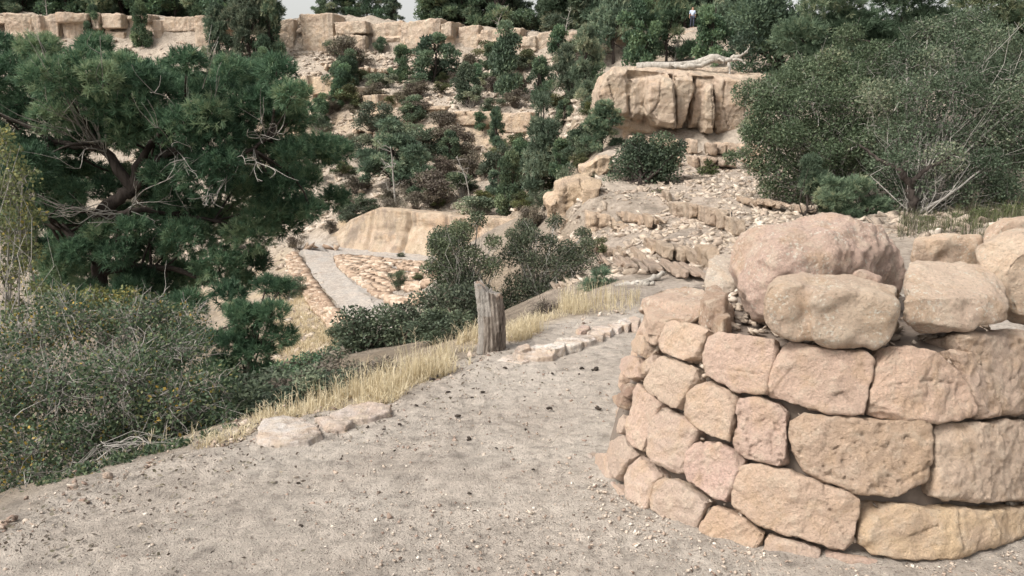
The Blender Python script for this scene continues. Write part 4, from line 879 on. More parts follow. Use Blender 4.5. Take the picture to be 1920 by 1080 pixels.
# further broken strata stepping down the scree
rl = np.random.RandomState(61)
def ledge(label, line, hpx, n, seed, hue, dp=.6):
    rng = np.random.RandomState(seed); L = np.array(line, float); hs = []
    for k in range(n):
        t0 = k/n*(len(L)-1); t1 = (k+.90-.3*rng.rand())/n*(len(L)-1)
        if rng.rand() < .12: continue
        e = []
        for t in (t0, t1): i = min(int(t), len(L)-2); e.append(L[i]*(1-(t-i))+L[i+1]*(t-i))
        h = hpx*rng.uniform(.4,1.2); gp = ground_at((e[0][0]+e[1][0])/2, (e[0][1]+e[1][1])/2+hpx, e[0][2]*.6); y = (gp[1] if gp is not None and abs(gp[1]-e[0][2]) < .4*e[0][2] else e[0][2])-.02*e[0][2]*rng.rand(); o = rng.uniform(-.12,.12)*h
        hs.append(blk([(e[0][0],e[0][1]+o),(e[1][0],e[1][1]+o+rng.normal(0,1)),(e[1][0]+rng.normal(0,1.5),e[1][1]+h),(e[0][0]+rng.normal(0,1.5),e[0][1]+h+rng.normal(0,1))], y, dp*rng.uniform(.7,1.3), .93))
    sc = line[0][2]/FPX
    ledge_obj(label, hs, max(.014, 1.25*sc), tuple(x*.88 for x in hue), seed, 1.6*sc, .006/sc, 1.5*sc, .036/sc, 1.5*sc)
ledge('broken pale strata in the recess under the overhanging outcrop', [(1180,252,25.4),(1300,262,25.0),(1440,272,24.6)], 26, 15, 411, (.66,.53,.41))
ledge('second row of broken strata under the overhanging outcrop', [(1215,288,24.0),(1320,292,23.6),(1440,300,22.8)], 20, 13, 412, (.64,.51,.40))
ledge('low crumbling ledge between the slope juniper and the upper cream ledge', [(1160,398,16.6),(1200,404,16.0),(1250,412,15.2)], 18, 8, 413, (.60,.47,.36))
ledge('crumbling strata on the bank below the yellow-tan crag', [(1062,452,16.2),(1100,458,15.4),(1150,466,14.2),(1210,478,12.8)], 16, 12, 414, (.60,.47,.37))
ledge('lowest rows of thin strata on the bank behind the edging stones', [(1120,486,11.8),(1180,492,11.2),(1250,502,10.6),(1330,512,10.0)], 13, 14, 415, (.58,.46,.38))
ledge('pale ledge at the right edge of the scree, under the grey thicket', [(1400,372,15.4),(1450,378,15.1),(1530,388,14.6)], 16, 10, 416, (.62,.50,.40))
ledge('thin cream ledge high on the hillside below the rim', [(600,118,82.5),(660,124,81.6),(740,128,80.6)], 12, 14, 417, (.66,.54,.42), 2)
ledge('thin cream ledge on the hillside above the second tan ledge', [(660,240,66.3),(730,250,65.3),(800,262,63.5),(860,270,62.2)], 11, 16, 418, (.66,.52,.38), 2)
# retaining walls of the switchback: coursed stones on a sloping face
def masonry(name, label, top, bot, n, seed, size):
    rng = np.random.RandomState(seed); A = np.array([P(*a) for a in top]); B = np.array([P(*b_) for b_ in bot])
    s = rng.rand(n); t = np.floor(rng.rand(n)*7)/7+rng.rand(n)*.06
    def at(L, s):
        x = s*(len(L)-1); i = np.clip(x.astype(int), 0, len(L)-2); f = (x-i)[:,None]; return L[i]*(1-f)+L[i+1]*f
    p = at(A, s)*(1-t)[:,None]+at(B, s)*t[:,None]; p[:,2] = np.maximum(p[:,2], H(p[:,:2])+.02)
    g = Geo(); sz = rng.uniform(*size, n); tg = at(A, np.minimum(s+.02, 1))-at(A, np.maximum(s-.02, 0)); an = np.arctan2(tg[:,1], tg[:,0])+rng.normal(0,.15,n)
    bx = np.array([[a,b,c] for a in (-1,1) for b in (-1,1) for c in (-1,1)], float); hw = np.stack([sz, sz*.7, sz*rng.uniform(.35,.6,n)], -1)
    v = bx[None]*hw[:,None]*rng.uniform(.75,1.05,(n,8,3)); c_, s_ = np.cos(an)[:,None], np.sin(an)[:,None]
    v = np.stack([v[:,:,0]*c_-v[:,:,1]*s_, v[:,:,0]*s_+v[:,:,1]*c_, v[:,:,2]+v[:,:,0]*rng.normal(0,.12,(n,1))], -1)+p[:,None]
    fq = np.array([[0,1,3,2],[4,6,7,5],[0,4,5,1],[2,3,7,6],[0,2,6,4],[1,5,7,3]]); g.add(v.reshape(-1,3), (fq[None]+np.arange(n)[:,None,None]*8).reshape(-1,4), None, np.repeat(rng.rand(n), 8))
    o = g.build(name, MT['masonry']); tag(o, label, 'stone wall'); return o
masonry('retaining_wall', 'rough tan stone wall between the two legs of the switchback trail', [(632,482,43.1),(668,482,42.9),(720,486,42.0),(800,495,40.7),(880,508,38.8)], [(640,506,40.4),(668,530,37.7),(704,560,34.4),(728,590,31.6),(780,630,29.0)], 2100, 41, (.12,.27))
masonry('retaining_wall', 'pale rubble wall holding up the outer side of the lower trail', [(552,474,43.2),(572,506,40.4),(594,540,37.2),(620,574,34.1),(652,606,31.2)], [(538,486,42.2),(550,530,39.0),(578,575,35.6),(612,615,32.6),(648,648,30.2)], 1500, 42, (.11,.25))
g = Geo(); sp = np.array([P(u,v,y)+np.array([0,0,.1]) for u,v,y in [(570,466,44.2),(580,467,44.2),(590,466,44.3),(602,467,44.4),(615,467,44.5),(630,468,44.6)]]); scatter(g, sp, np.array([.35,.45,.4,.3,.35,.3]), np.random.RandomState(5), .6)
tag(g.build('kerb_stones', MT['masonry']), 'row of rocks closing the bend of the switchback', 'stone wall')
# rubble
rr_ = np.random.RandomState(77)
def rub(n, ylo, yhi, poly, size, seed, name, pw=2.5, dens=None, flat=.6, amin=0.):
    rng = np.random.RandomState(seed); poly = np.array(poly, float)
    us = rng.uniform(poly[:,0].min(), poly[:,0].max(), n*4); ys = np.exp(rng.uniform(math.log(ylo), math.log(yhi), n*4))
    x = (us-960)/FPX*ys; xy = np.column_stack([x, ys]); z = H(xy); p = np.column_stack([xy, z]); u, v = project(p)
    ok = sdf(np.column_stack([u, v]), poly) > 0
    if dens: ok &= (fbm(p, dens, 3) > -.25+.5*rng.rand(len(p))-.2)
    p = p[ok][:n]; g = Geo(); sz = size[0]+(size[1]-size[0])*rng.rand(len(p))**pw
    scatter(g, p, sz, rng, flat, a=amin+(1-amin)*rng.rand(len(p))); tag(g.build(name, MT['rubble']), kind='stuff')
rub(9000, 9, 24, [(1040,540),(1030,470),(1100,330),(1160,285),(1440,285),(1530,330),(1560,400),(1500,450),(1380,560)], (.02,.13), 1, 'rubble', 3.2, .7, .55, .3)
rub(8000, 44, 86, [(560,440),(560,90),(1100,110),(1100,400),(900,430),(700,400)], (.07,.42), 2, 'rubble', 3, .25, .55, .45)
rub(1200, 10, 18, [(1480,440),(1480,360),(1700,340),(1920,380),(1920,450)], (.03,.2), 3, 'rubble', 3)
rub(2500, 70, 92, [(-50,130),(-50,70),(560,84),(1100,100),(1100,140),(560,130)], (.1,.5), 6, 'rubble', 3, .3, .55, .4)
rub(700, 28, 46, [(500,690),(500,470),(600,470),(660,640),(620,700)], (.05,.25), 4, 'rubble', 3)
rub(1500, 44, 86, [(-50,500),(-50,90),(560,90),(560,480)], (.1,.6), 5, 'rubble', 4, .25)
# small stones along the ragged edge of the path
n = 900; t = rr_.rand(n)*(len(PE)-1); i = t.astype(int); f = (t-i)[:,None]; A = np.array(PE); p = A[i]*(1-f)+A[i+1]*f
p[:,:2] += rr_.normal(0,.09,(n,2)); p[:,2] = .0; g = Geo(); scatter(g, p, .005+.03*rr_.rand(n)**4, rr_, .6); tag(g.build('gravel', MT['pebble']), kind='stuff')
# driftwood
def wood(name, label, cat, paths, mat_='driftwood', k=8, kids=None):
    o0 = np.array(paths[0][0][0]); g = Geo(); rng = np.random.RandomState(len(label))
    for pts, r0, r1 in paths:
        pts = np.array(pts); m = 14; s = np.linspace(0, len(pts)-1, m); j = np.clip(s.astype(int), 0, len(pts)-2); f = (s-j)[:,None]
        q = pts[j]*(1-f)+pts[j+1]*f; q = q+rng.normal(0, r0*.22, q.shape); tube(g, q, np.linspace(r0, r1, m)*(1+.15*rng.normal(size=m)), k)
    o = g.build(name, MT[mat_], origin=o0, smooth=True); o.location = o0; return tag(o, label, cat)
Pq = lambda L: [P(*a) for a in L]
wood('fallen_tree', 'bleached fallen tree lying on top of the overhanging outcrop', 'dead tree', [(Pq([(1195,129,26.6),(1260,122,26.5),(1310,118,26.4),(1340,108,26.3),(1365,114,26.2)]),.13,.12),(Pq([(1262,126,26.3),(1310,124,26.2),(1345,110,26.2)]),.09,.07),
   (Pq([(1362,112,26.2),(1385,106,26.1),(1402,98,26.0)]),.08,.03),(Pq([(1365,114,26.2),(1368,128,26.1),(1369,142,26.0)]),.06,.03),(Pq([(1372,112,26.1),(1388,112,26.0),(1398,120,25.9)]),.05,.02),(Pq([(1392,103,26.0),(1402,94,26.0),(1406,86,26)]),.03,.012),(Pq([(1345,108,26.2),(1356,114,25.9),(1357,122,25.9)]),.04,.02)])
wood('driftwood_log', 'pale weathered log lying on the ground past the end of the edging stones', 'log', [(Pq([(1152,537,8.35),(1185,535,8.4),(1215,530,8.45)]),.035,.045),(Pq([(1205,533,8.45),(1225,522,8.5),(1246,512,8.6)]),.05,.02),(Pq([(1190,534,8.4),(1225,532,8.3)]),.04,.02)])
o = wood('stake', 'thin dark stake standing upright on the cream ledge', 'stake', [([G(1372,412,0)*0+P(1372,414,12.9), P(1372,397,12.9)],.012,.010)], 'iron')
# ------------------------------------------------------------------ vegetation
def limb(g, pts, r0, r1, rng, k=7, n=18, w=.25):
    pts = np.array(pts, float); s = np.linspace(0, len(pts)-1, n); j = np.clip(s.astype(int), 0, len(pts)-2); f = (s-j)[:,None]
    # Catmull-Rom through the joints
    pm = np.concatenate([pts[:1], pts, pts[-1:]]); p0, p1, p2, p3 = pm[j], pm[j+1], pm[j+2], pm[j+3]
    q = .5*((2*p1)+(-p0+p2)*f+(2*p0-5*p1+4*p2-p3)*f**2+(-p0+3*p1-3*p2+p3)*f**3)
    q = q+rng.normal(0, r0*w, q.shape)*np.minimum(1, s[:,None]); tube(g, q, np.linspace(r0, r1, n)*(1+.08*rng.normal(size=n)), k); return q
def twigs(g, cl, n, rng, r, base=None, length=.9, k=3, inner=.1, up=.2):
    """crooked twigs running outward through the clumps; with base, some reach back to it"""
    p, d, i, rr = clump_pts(cl, n, rng, .6)
    for m in range(n):
        c = cl[i[m]]; R_ = c[3]
        if base is not None and rng.rand() < inner: a = np.asarray(base)+rng.normal(0, R_*.25, 3)
        else: a = p[m]-d[m]*R_*length*rng.uniform(.5,1.3)+rng.normal(0,.2*R_,3)
        b_ = p[m]+d[m]*R_*.25+np.array([0,0,up*R_*rng.rand()])
        q = wiggle(a, b_, rng, 6, .055, .03); rad = r*rng.uniform(.5,1.4)
        tube(g, q, np.linspace(rad, rad*.3, 6), k, cap=False)
        if rng.rand() < .6:
            s = q[3]; e = s+(q[5]-s)*.8+rng.normal(0, R_*.3, 3); tube(g, wiggle(s, e, rng, 4, .06), np.linspace(rad*.5, rad*.2, 4), k, cap=False)
def plant(name, label, cat, base, cl, crown, trunk, group=None, mats=('pine','bark'), part='trunk'):
    t = tag(empty(name, base), label, cat, group)
    if trunk is not None and trunk.n: trunk.build(part, MT[mats[1]], t, origin=base, smooth=True)
    if crown is not None and crown.n: crown.build('crown', MT[mats[0]], t, origin=base)
    return t
def clump_tone(cl, i, rng, amt=.25):      # whole boughs of older, darker or fresher growth
    return np.clip(.5+rng.normal(0, amt*.5, len(cl))[i]+rng.normal(0, .22, len(i)), 0, 1)
# ---- the large pinyon on the left
rv = np.random.RandomState(101)
PL = [(20,140,50),(75,95,40),(95,150,55),(160,125,45),(150,190,60),(40,220,60),(-40,160,60),(-60,260,70),(230,150,50),(250,210,55),(310,170,50),(370,178,48),(340,240,55),(430,160,48),(480,145,42),(520,135,38),(548,180,38),
      (470,210,55),(535,235,45),(410,260,55),(490,290,55),(550,290,40),(300,300,42,.8),(225,250,36,.8),(60,310,50),(-20,340,60),(380,330,55),(450,360,60),(525,350,50),(565,390,36),(535,420,38),(330,385,50),(285,420,36,.8),(120,385,40,.6),
      (60,400,50),(110,330,32,.7),(400,420,60),(470,440,52),(345,450,55),(290,475,45),(235,460,32,.7),(410,500,52),(470,495,40),(330,520,45),(265,530,40),(130,480,42,.6),(60,480,45),(100,540,45,.5),(350,575,42),(430,555,36),(180,90,32),(-10,90,40),(150,330,34,.9),(200,200,44),(280,215,44),(230,330,30,1.0),(290,360,34,.9),(160,420,34,.9),(225,400,30,1.0),(120,290,44,.4),(165,255,40,.6),(330,290,40),(390,215,44),(440,235,44),(500,190,40),(560,215,34),(585,395,26),(350,120,36),(270,150,40),(160,550,34,-.5),(240,545,34,-.5),(300,555,40),(30,420,50),(500,400,44),(420,310,44),(150,470,36,-.6),(215,480,36,-.6),(185,440,32,-.5),(110,500,44,-.5),(250,430,32,-.5),(80,360,44,-.3),(20,290,50,-.2),(140,360,30,-.4),(300,330,36,-.4),(240,250,44,-.3),(190,150,44),(100,220,44,-.3)]
PL = [c if len(c) > 3 else (*c, rv.uniform(-.9,1.1)) for c in PL]
cl = px_clumps(PL, 11., .80, 1.15)
extra = cl[rv.randint(len(cl), size=36)].copy(); extra[:,1] += rv.uniform(.5,2.0,36); extra[:,0] += rv.normal(0,.25,36); cl2 = np.concatenate([cl, extra]); cl2[:,3:] *= .92
base = ground_at(190, 600); base = np.array([P(188,560,11.)[0], 11., H(np.array([[P(188,560,11.)[0], 11.]]))[0]-.1])
g = Geo(); n = 27000; p, d, i, r = clump_pts(cl2, n, rv, .36, .4); tufts(g, p, d, 18, .085, .0085, rv, .62, .45, clump_tone(cl2, i, rv, .4)); crown = g
g = Geo(); f = lambda u, v, dy=0: P(u, v, 11+dy)
tr = limb(g, [base, f(190,545), f(184,470,.05), f(196,395), f(250,358)], .115, .085, rv, 9, 26, .12)
limb(g, [f(250,358), f(212,300), f(180,275), f(150,225,.3), (f(120,150,.5))], .082, .025, rv, 7); limb(g, [f(250,358), f(258,310), f(290,262,.2), f(345,205,.4), f(430,160,.5)], .065, .02, rv)
limb(g, [f(250,358), f(310,290,-.2), f(370,285,-.2), f(430,300,-.2), f(500,260,0)], .065, .02, rv); limb(g, [f(192,430), f(240,395,-.3), f(330,400,.1), f(430,420,.2)], .055, .02, rv)
limb(g, [f(184,470), f(130,440,.2), f(60,400,.3), f(-20,350,.4)], .08, .03, rv); limb(g, [f(188,510), f(260,500,.3), f(340,510,.2), f(430,540)], .07, .02, rv); limb(g, [f(180,275), f(120,270,.2), f(60,240,.3), f(-30,200,.4)], .06, .02, rv)
LP = np.concatenate(g.v)
for c in cl2:
    j = (np.linalg.norm(LP-c[:3], axis=1)+rv.rand(len(LP))*.5).argmin(); limb(g, [LP[j], (LP[j]+c[:3])/2+rv.normal(0,.10,3), c[:3]], .022, .008, rv, 4, 8)
pin = plant('pinyon_pine', 'large spreading dark green pinyon pine with a crooked black trunk filling the left side', 'tree', base, cl, crown, g, mats=('pine_near','bark'))
g = Geo(); tw = px_clumps([(110,165,40,-.9),(165,160,35,-.9),(60,235,30,-.9),(150,240,45,-.8),(290,290,50,-.9),(260,380,45,-.8),(120,370,40,-.8),(330,330,40,-1.),(430,360,40,-1),(480,330,30,-1),(95,150,30,-1),(360,130,40,-.7),(520,220,40,-.8),(140,410,30,-.9)], 11., .8); 
for c in tw:
    for k in range(4):
        a = LP[(np.linalg.norm(LP-c[:3], axis=1)+rv.rand(len(LP))*.3).argmin()]; e = c[:3]+rv.normal(0,c[3]*1.0,3)
        q = limb(g, [a, a*.65+e*.35+rv.normal(0,.05,3), a*.3+e*.7+rv.normal(0,.06,3), e], .009, .003, rv, 4, 12, .1)
        for _ in range(3): s0 = q[rv.randint(4,11)]; e2 = s0+(e-a)*.3+rv.normal(0,c[3]*.4,3); limb(g, [s0, (s0+e2)/2+rv.normal(0,.03,3), e2], .005, .0018, rv, 3, 7, .1)
g.build('twigs', MT['twig'], pin, origin=base)
cl = px_clumps([(470,600,40),(510,585,34),(530,630,32),(480,660,38),(440,640,36),(415,690,38),(500,700,30),(450,585,30),(530,540,26,1),(500,535,26,1),(405,640,30),(365,640,36),(450,720,30)], 9.6, .65)
base = np.array([P(462,700,9.6)[0], 9.6, H(np.array([[P(462,700,9.6)[0], 9.6]]))[0]-.1])
g = Geo(); p, d, i, r = clump_pts(cl, 1900, rv, .35, .4); tufts(g, p, d, 20, .075, .0065, rv, .62, .45, clump_tone(cl, i, rv, .35)); c2 = g; g = Geo(); tr = limb(g, [base, P(465,690,9.6), P(480,620,9.6), P(505,560,9.8)], .07, .02, rv)
for c in cl: limb(g, [tr[rv.randint(3,18)], c[:3]], .018, .007, rv, 4, 6)
plant('pinyon_pine', 'young low pinyon pine below the large one, between oak shrub and dry grass', 'tree', base, cl, c2, g, mats=('pine_near','bark'))
# ---- leafy shrubs of the foreground and the path edge
def leafshrub(name, label, lst, y0, nleaf, L, W, mats, ntw, rtw, seed, basepx, part='branches', shell=.42, spread=.9, stems=7, squash=.85, group=None, cat='shrub', rst=.012, tufty=None, inner=.2, extra=None):
    rng = np.random.RandomState(seed); cl = px_clumps(lst, y0, squash)
    if extra is not None:
        e = cl[rng.randint(len(cl), size=extra)].copy(); e[:,1] += rng.uniform(.2,1.0,extra); e[:,:3] += rng.normal(0,.08,(extra,3)); cl = np.concatenate([cl, e])
    bx = P(*basepx)[:2]; base = np.array([bx[0], bx[1], H(bx[None])[0]-.03])
    g = Geo(); p, d, i, r = clump_pts(cl, nleaf, rng, shell, .25)
    if tufty: tufts(g, p, d, tufty, L, W, rng, .6, .4, clump_tone(cl, i, rng, .3))
    else: leaves(g, p, d, L, W, rng, .25, spread, clump_tone(cl, i, rng, .3) if mats[0] not in ('oak','yellowleaf') else np.clip(rng.rand(nleaf)+rng.normal(0,.12,len(cl))[i]*.5, 0, 1))
    t = Geo()
    for c in cl[rng.permutation(len(cl))[:stems]]: limb(t, [base+rng.normal(0,.06,3)*[1,1,0], (base*.6+c[:3]*.4)+rng.normal(0,.08,3), c[:3]], rst, rst*.35, rng, 5, 10)
    twigs(t, cl, ntw, rng, rtw, base+np.array([0,0,.1]), 1.0, 3, inner)
    return plant(name, label, cat, base, cl, g, t, group, mats, part)
leafshrub('oak_shrub', 'big tangled grey-twigged scrub oak with small dull leaves at the path edge, lower left corner',
   [(60,640,85,.5),(150,610,75,.6),(250,615,75,.6),(330,660,68,.4),(395,725,60,.2),(425,785,40),(330,760,85),(230,720,95),(120,730,105),(30,760,105),(60,860,95,-.3),(160,835,75,-.2),(260,810,70),(350,815,45),(10,930,60,-.6),(85,900,50,-.5),(-60,700,120),(-80,860,120,-.4),(180,870,35,-.3),(400,830,30),(40,950,40,-1.0),(140,905,38,-.75),(230,870,38,-.6),(310,850,35,-.45),(390,830,28,-.3),(440,812,24,-.15),(-20,990,50,-1.2),(80,930,34,-.9),(60,962,26,-1.15),(170,912,26,-.85),(270,880,24,-.66),(10,985,30,-1.3),(115,940,24,-1.0),(220,897,20,-.8),(340,862,22,-.5),(410,842,20,-.35),(290,590,50,.7),(110,580,50,.8)],
   4.55, 36000, .023, .016, ('oak','twig'), 1500, .0036, 111, (180,800,4.7), stems=16, extra=10, inner=.10)
leafshrub('oak_shrub', 'fringe of low oak shoots spilling over the path edge beneath the big scrub oak',
   [(40,955,42,-1.05),(100,925,40,-.95),(160,900,38,-.85),(225,880,36,-.72),(285,865,34,-.6),(340,850,32,-.5),(395,835,30,-.4),(435,818,26,-.25),(-20,985,46,-1.2),(5,990,34,-1.3),(70,960,30,-1.15),(130,935,28,-1.0),(190,908,26,-.9),(255,885,24,-.75),(315,868,22,-.6),(370,853,22,-.5)],
   4.55, 15000, .022, .015, ('oak','twig'), 420, .003, 110, (200,880,3.95), stems=16, inner=.05, rst=.005)
leafshrub('yellowing_shrub', 'tall sparse yellow-green shrub at the left edge above the scrub oak', [(10,290,32),(42,330,30),(20,375,42),(58,405,26),(15,440,42),(52,475,30),(20,520,40),(-40,350,55),(-40,480,55),(75,545,26),(30,585,36),(5,255,22)], 6.0, 4200, .030, .021, ('yellowleaf','twig'), 150, .0045, 112, (20,640,6.0), stems=8)
leafshrub('yellowing_shrub', 'yellow-tinged leafy top of a shrub rising behind the scrub oak', [(120,560,30),(180,565,34),(240,560,28),(215,600,36),(140,605,34),(290,590,24)], 5.7, 2600, .026, .018, ('yellowleaf','twig'), 130, .004, 113, (190,700,5.7), stems=6)
leafshrub('low_shrub', 'low olive-green shrub behind the dry grass, right of the young pinyon', [(530,705,34),(575,690,36),(620,682,36),(505,725,26),(560,735,34),(600,725,30),(650,700,26)], 7.4, 6000, .035, .018, ('juniper','browntwig'), 120, .005, 114, (575,730,7.4))
leafshrub('dark_shrub', 'dark leafy bush beside the lower end of the switchback, behind tall dry grass', [(680,635,46),(725,605,44),(700,675,46),(760,640,48),(655,690,32),(735,690,40),(640,655,26)], 8.0, 9500, .036, .024, ('darkleaf','browntwig'), 160, .005, 115, (705,690,8.0), extra=4)
leafshrub('dark_shrub', 'dark green bush left of the stump, behind the straw grass', [(800,575,40),(845,570,44),(830,625,48),(880,610,38),(780,620,40),(870,555,30),(800,660,32),(755,590,28)], 8.3, 9500, .036, .022, ('darkleaf','browntwig'), 170, .005, 116, (830,660,8.3), extra=4)
leafshrub('tall_shrub', 'twiggy many-stemmed shrub with bare pale branches standing right behind the stump, left half', [(828,470,30),(868,432,26),(895,412,20),(850,510,36),(835,545,36),(880,545,38),(918,500,28),(808,505,22),(880,480,30),(860,455,22),(840,490,26),(905,560,34),(925,455,18),(815,455,16)], 9.2, 21000, .026, .015, ('darkleaf','twig'), 260, .006, 117, (875,610,9.2), stems=12, rst=.018, inner=.35, extra=3)
leafshrub('tall_shrub', 'broad dark shrub with thin upright stems behind the stump, right half', [(960,480,26),(1000,490,32),(1048,500,42),(1090,490,32),(1080,540,38),(1030,550,42),(980,540,42),(950,575,38),(1040,590,30),(1000,445,22),(975,455,20),(1030,455,20),(1065,470,24),(1110,530,28),(960,440,14),(1100,460,18),(1000,590,32),(1130,510,18)], 9.4, 30000, .026, .015, ('darkleaf','twig'), 260, .006, 118, (1010,610,9.4), stems=14, rst=.018, inner=.35, extra=4)
leafshrub('pine_sapling', 'small bright dark-green pine sapling at the right end of the bush by the path', [(1127,515,15),(1108,540,20),(1142,540,17),(1095,568,20),(1125,570,24),(1150,562,14),(1122,545,16)], 8.7, 420, .06, .006, ('pine','bark'), 10, .004, 119, (1122,590,8.7), part='trunk', tufty=18, cat='tree', stems=5)
leafshrub('dead_shrub', 'small leafless brown shrub on the grass edge right of the stump', [(1015,578,24),(1040,582,20),(998,592,16),(1022,600,18)], 7.7, 260, .02, .008, ('brownscrub','browntwig'), 240, .0035, 120, (1018,612,7.7), stems=10, inner=.6)
leafshrub('slope_juniper', 'dark leaning juniper growing on the slope below the overhanging outcrop', [(1240,268,26),(1200,282,32),(1262,290,24),(1172,312,32),(1215,320,42),(1152,350,28),(1180,368,36),(1145,385,22),(1250,322,28),(1212,355,32),(1235,300,34),(1195,262,14),(1275,275,14)], 19., 17000, .065, .036, ('darkleaf','bark'), 120, .012, 121, (1195,388,18.6), part='trunk', rst=.05, stems=9, cat='tree', extra=6)
leafshrub('low_shrub', 'low rounded brown-green shrub at the right foot of the slope juniper', [(1232,373,20),(1252,382,13),(1215,380,14)], 17.6, 1500, .04, .02, ('olive','browntwig'), 50, .007, 122, (1235,388,17.6))
leafshrub('low_shrub', 'small yellow-olive bush with a dark tip standing alone on the scree', [(1320,326,17),(1336,322,13),(1328,306,8),(1312,333,12)], 20., 1700, .05, .025, ('olive','browntwig'), 40, .008, 123, (1325,342,20.))
leafshrub('low_shrub', 'upper of two tiny olive tufts on the bank right of the tall bush', [(1108,458,9),(1122,454,10),(1132,450,7)], 12.5, 700, .03, .012, ('olive','browntwig'), 20, .004, 124, (1118,464,12.5))
leafshrub('low_shrub', 'lower of two tiny olive tufts on the bank right of the tall bush', [(1130,466,8),(1128,472,6)], 11.8, 450, .03, .012, ('olive','browntwig'), 15, .004, 125, (1130,476,11.8))
# ---- the thicket on the right
leafshrub('mountain_shrub', 'wide grey-green mountain shrub growing out beside the overhanging outcrop', [(1432,262,40),(1470,210,46),(1530,190,50),(1600,190,55),(1452,320,40),(1500,270,56),(1560,250,56),(1630,250,56),(1480,352,34),(1540,325,46),(1605,310,50),(1655,320,44),(1442,180,34),(1690,200,50),(1420,215,22),(1415,310,22),(1530,150,40,.6),(1600,150,44,.6),(1470,160,34,.6),(1580,370,26),(1500,385,18),(1440,355,22),(1550,290,34,-.6),(1620,270,36,-.6),(1480,250,32,-.6),(1560,120,36,.9),(1640,110,40,.9),(1500,130,30,.9),(1590,70,30,1.2),(1410,250,20),(1395,290,16)], 15., 66000, .050, .030, ('thicket','twig'), 420, .009, 131, (1560,395,15.), stems=16, rst=.03, extra=12)
leafshrub('mountain_shrub', 'sprawling twiggy grey shrub with a dark leaning stem above the right end of the wall', [(1720,180,55),(1790,170,55),(1860,200,55),(1700,260,55),(1770,250,60),(1840,270,55),(1900,250,50),(1680,330,40),(1750,330,46),(1820,335,46),(1890,335,50),(1930,180,55),(1790,385,28),(1865,390,34),(1980,280,60),(1690,380,30,-.3),(1740,395,24,-.4),(1830,400,30,-.4),(1910,395,36,-.4),(1800,360,36,-.5),(1720,350,36,-.5),(1880,360,36,-.5),(1660,380,20,-.2),(1770,300,40,-.6),(1690,300,36,-.6),(1850,310,40,-.6),(1745,120,40,.5),(1850,140,45,.5),(1650,180,40,.3),(1700,110,40,.8),(1780,90,40,.9),(1860,80,44,.9),(1930,100,44,.9),(1740,60,30,1.2),(1830,40,34,1.4)], 13.6, 62000, .044, .027, ('thicket','twig'), 620, .008, 132, (1712,410,13.), stems=16, rst=.035, extra=12)
rr2 = np.random.RandomState(133)
def pinetree(name, label, lst, y0, ntuft, L, W, k, seed, basepx, matn='pine', r0=.15, squash=.65, extra=8, group=None, limbs=(), leafy=False):
    rng = np.random.RandomState(seed); cl = px_clumps(lst, y0, squash); e = cl[rng.randint(len(cl), size=extra)].copy(); e[:,1] += rng.uniform(.3,1.8,extra)*cl[:,3].mean()*2; cl = np.concatenate([cl, e])
    bx = P(*basepx)[:2]; base = np.array([bx[0], bx[1], H(bx[None])[0]-.1])
    g = Geo(); p, d, i, r = clump_pts(cl, ntuft, rng, .36, .4)
    if leafy: leaves(g, p, d, L, W, rng, .4, .7, clump_tone(cl, i, rng, .35))
    else: tufts(g, p, d, k, L, W, rng, .6, .45, clump_tone(cl, i, rng, .35))
    t = Geo(); top = cl[:,:3].mean(0)*.5+cl[cl[:,2].argmax(),:3]*.5; tr = limb(t, [base, base*.6+top*.4+rng.normal(0,.15,3), top], r0, r0*.3, rng, 8, 20)
    for c in cl: j = rng.randint(5,18); limb(t, [tr[j], (tr[j]+c[:3])/2+rng.normal(0,.1,3), c[:3]], r0*.3, r0*.1, rng, 4, 8)
    for pts in limbs: q = [P(*a) for a in pts]; limb(t, [tr[10]]+q, r0*.22, r0*.06, rng, 5)
    return plant(name, label, 'tree', base, cl, g, t, group, (matn,'bark'))
pinetree('pinyon_pine', 'tall dark pinyon with reddish-brown bare limbs behind the grey thicket, top right', [(1500,70,50),(1545,110,52),(1600,60,60),(1680,90,60),(1750,60,60),(1830,80,60),(1900,50,60),(1650,150,52),(1780,130,52),(1880,140,46),(1560,10,55),(1700,0,60),(1850,0,60),(1960,90,60),(1600,130,40),(1500,150,34)], 21., 11000, .15, .016, 18, 134, (1720,300,21.), r0=.22, limbs=[[(1690,100,19.6),(1640,80,19.4),(1585,70,19.3)],[(1690,100,19.6),(1620,92,19.4),(1560,112,19.3)],[(1800,120,19.5),(1860,150,19.4),(1915,180,19.2)],[(1760,160,19.5),(1830,190,19.4),(1900,250,19.2)]])
pinetree('juniper_tree', 'bright green juniper at the right end of the overhanging outcrop', [(1420,40,40),(1400,85,34),(1450,100,40),(1470,45,45),(1395,130,24),(1435,150,26),(1500,140,36),(1440,10,40),(1510,60,40)], 27., 15000, .13, .06, 0, 135, (1450,150,27.5), 'juniper', .18, .8, leafy=True)
pinetree('pinyon_sapling', 'left of two young bright green pinyons below the grey thicket', [(1520,305,18),(1532,335,22),(1515,350,16),(1540,360,16)], 13.4, 520, .075, .008, 18, 136, (1530,395,13.4), r0=.04, extra=2)
pinetree('pinyon_sapling', 'right of two young pinyons, a dense dark green one just above the pink boulder', [(1570,372,30),(1608,352,30),(1640,388,26),(1592,400,28),(1660,405,18),(1560,345,18)], 12.9, 1500, .075, .008, 18, 137, (1600,425,12.9), r0=.05, extra=3)
g = Geo(); o0 = P(1712,405,12.9); f = lambda u,v,dy=0: P(u,v,12.9+dy)
limb(g, [f(1716,410), f(1708,375), f(1706,342), f(1690,320)], .085, .05, rr2, 8); limb(g, [f(1706,345), f(1735,320), f(1790,290)], .05, .02, rr2); limb(g, [f(1690,320), f(1650,300,.3), f(1610,270,.5)], .04, .015, rr2)
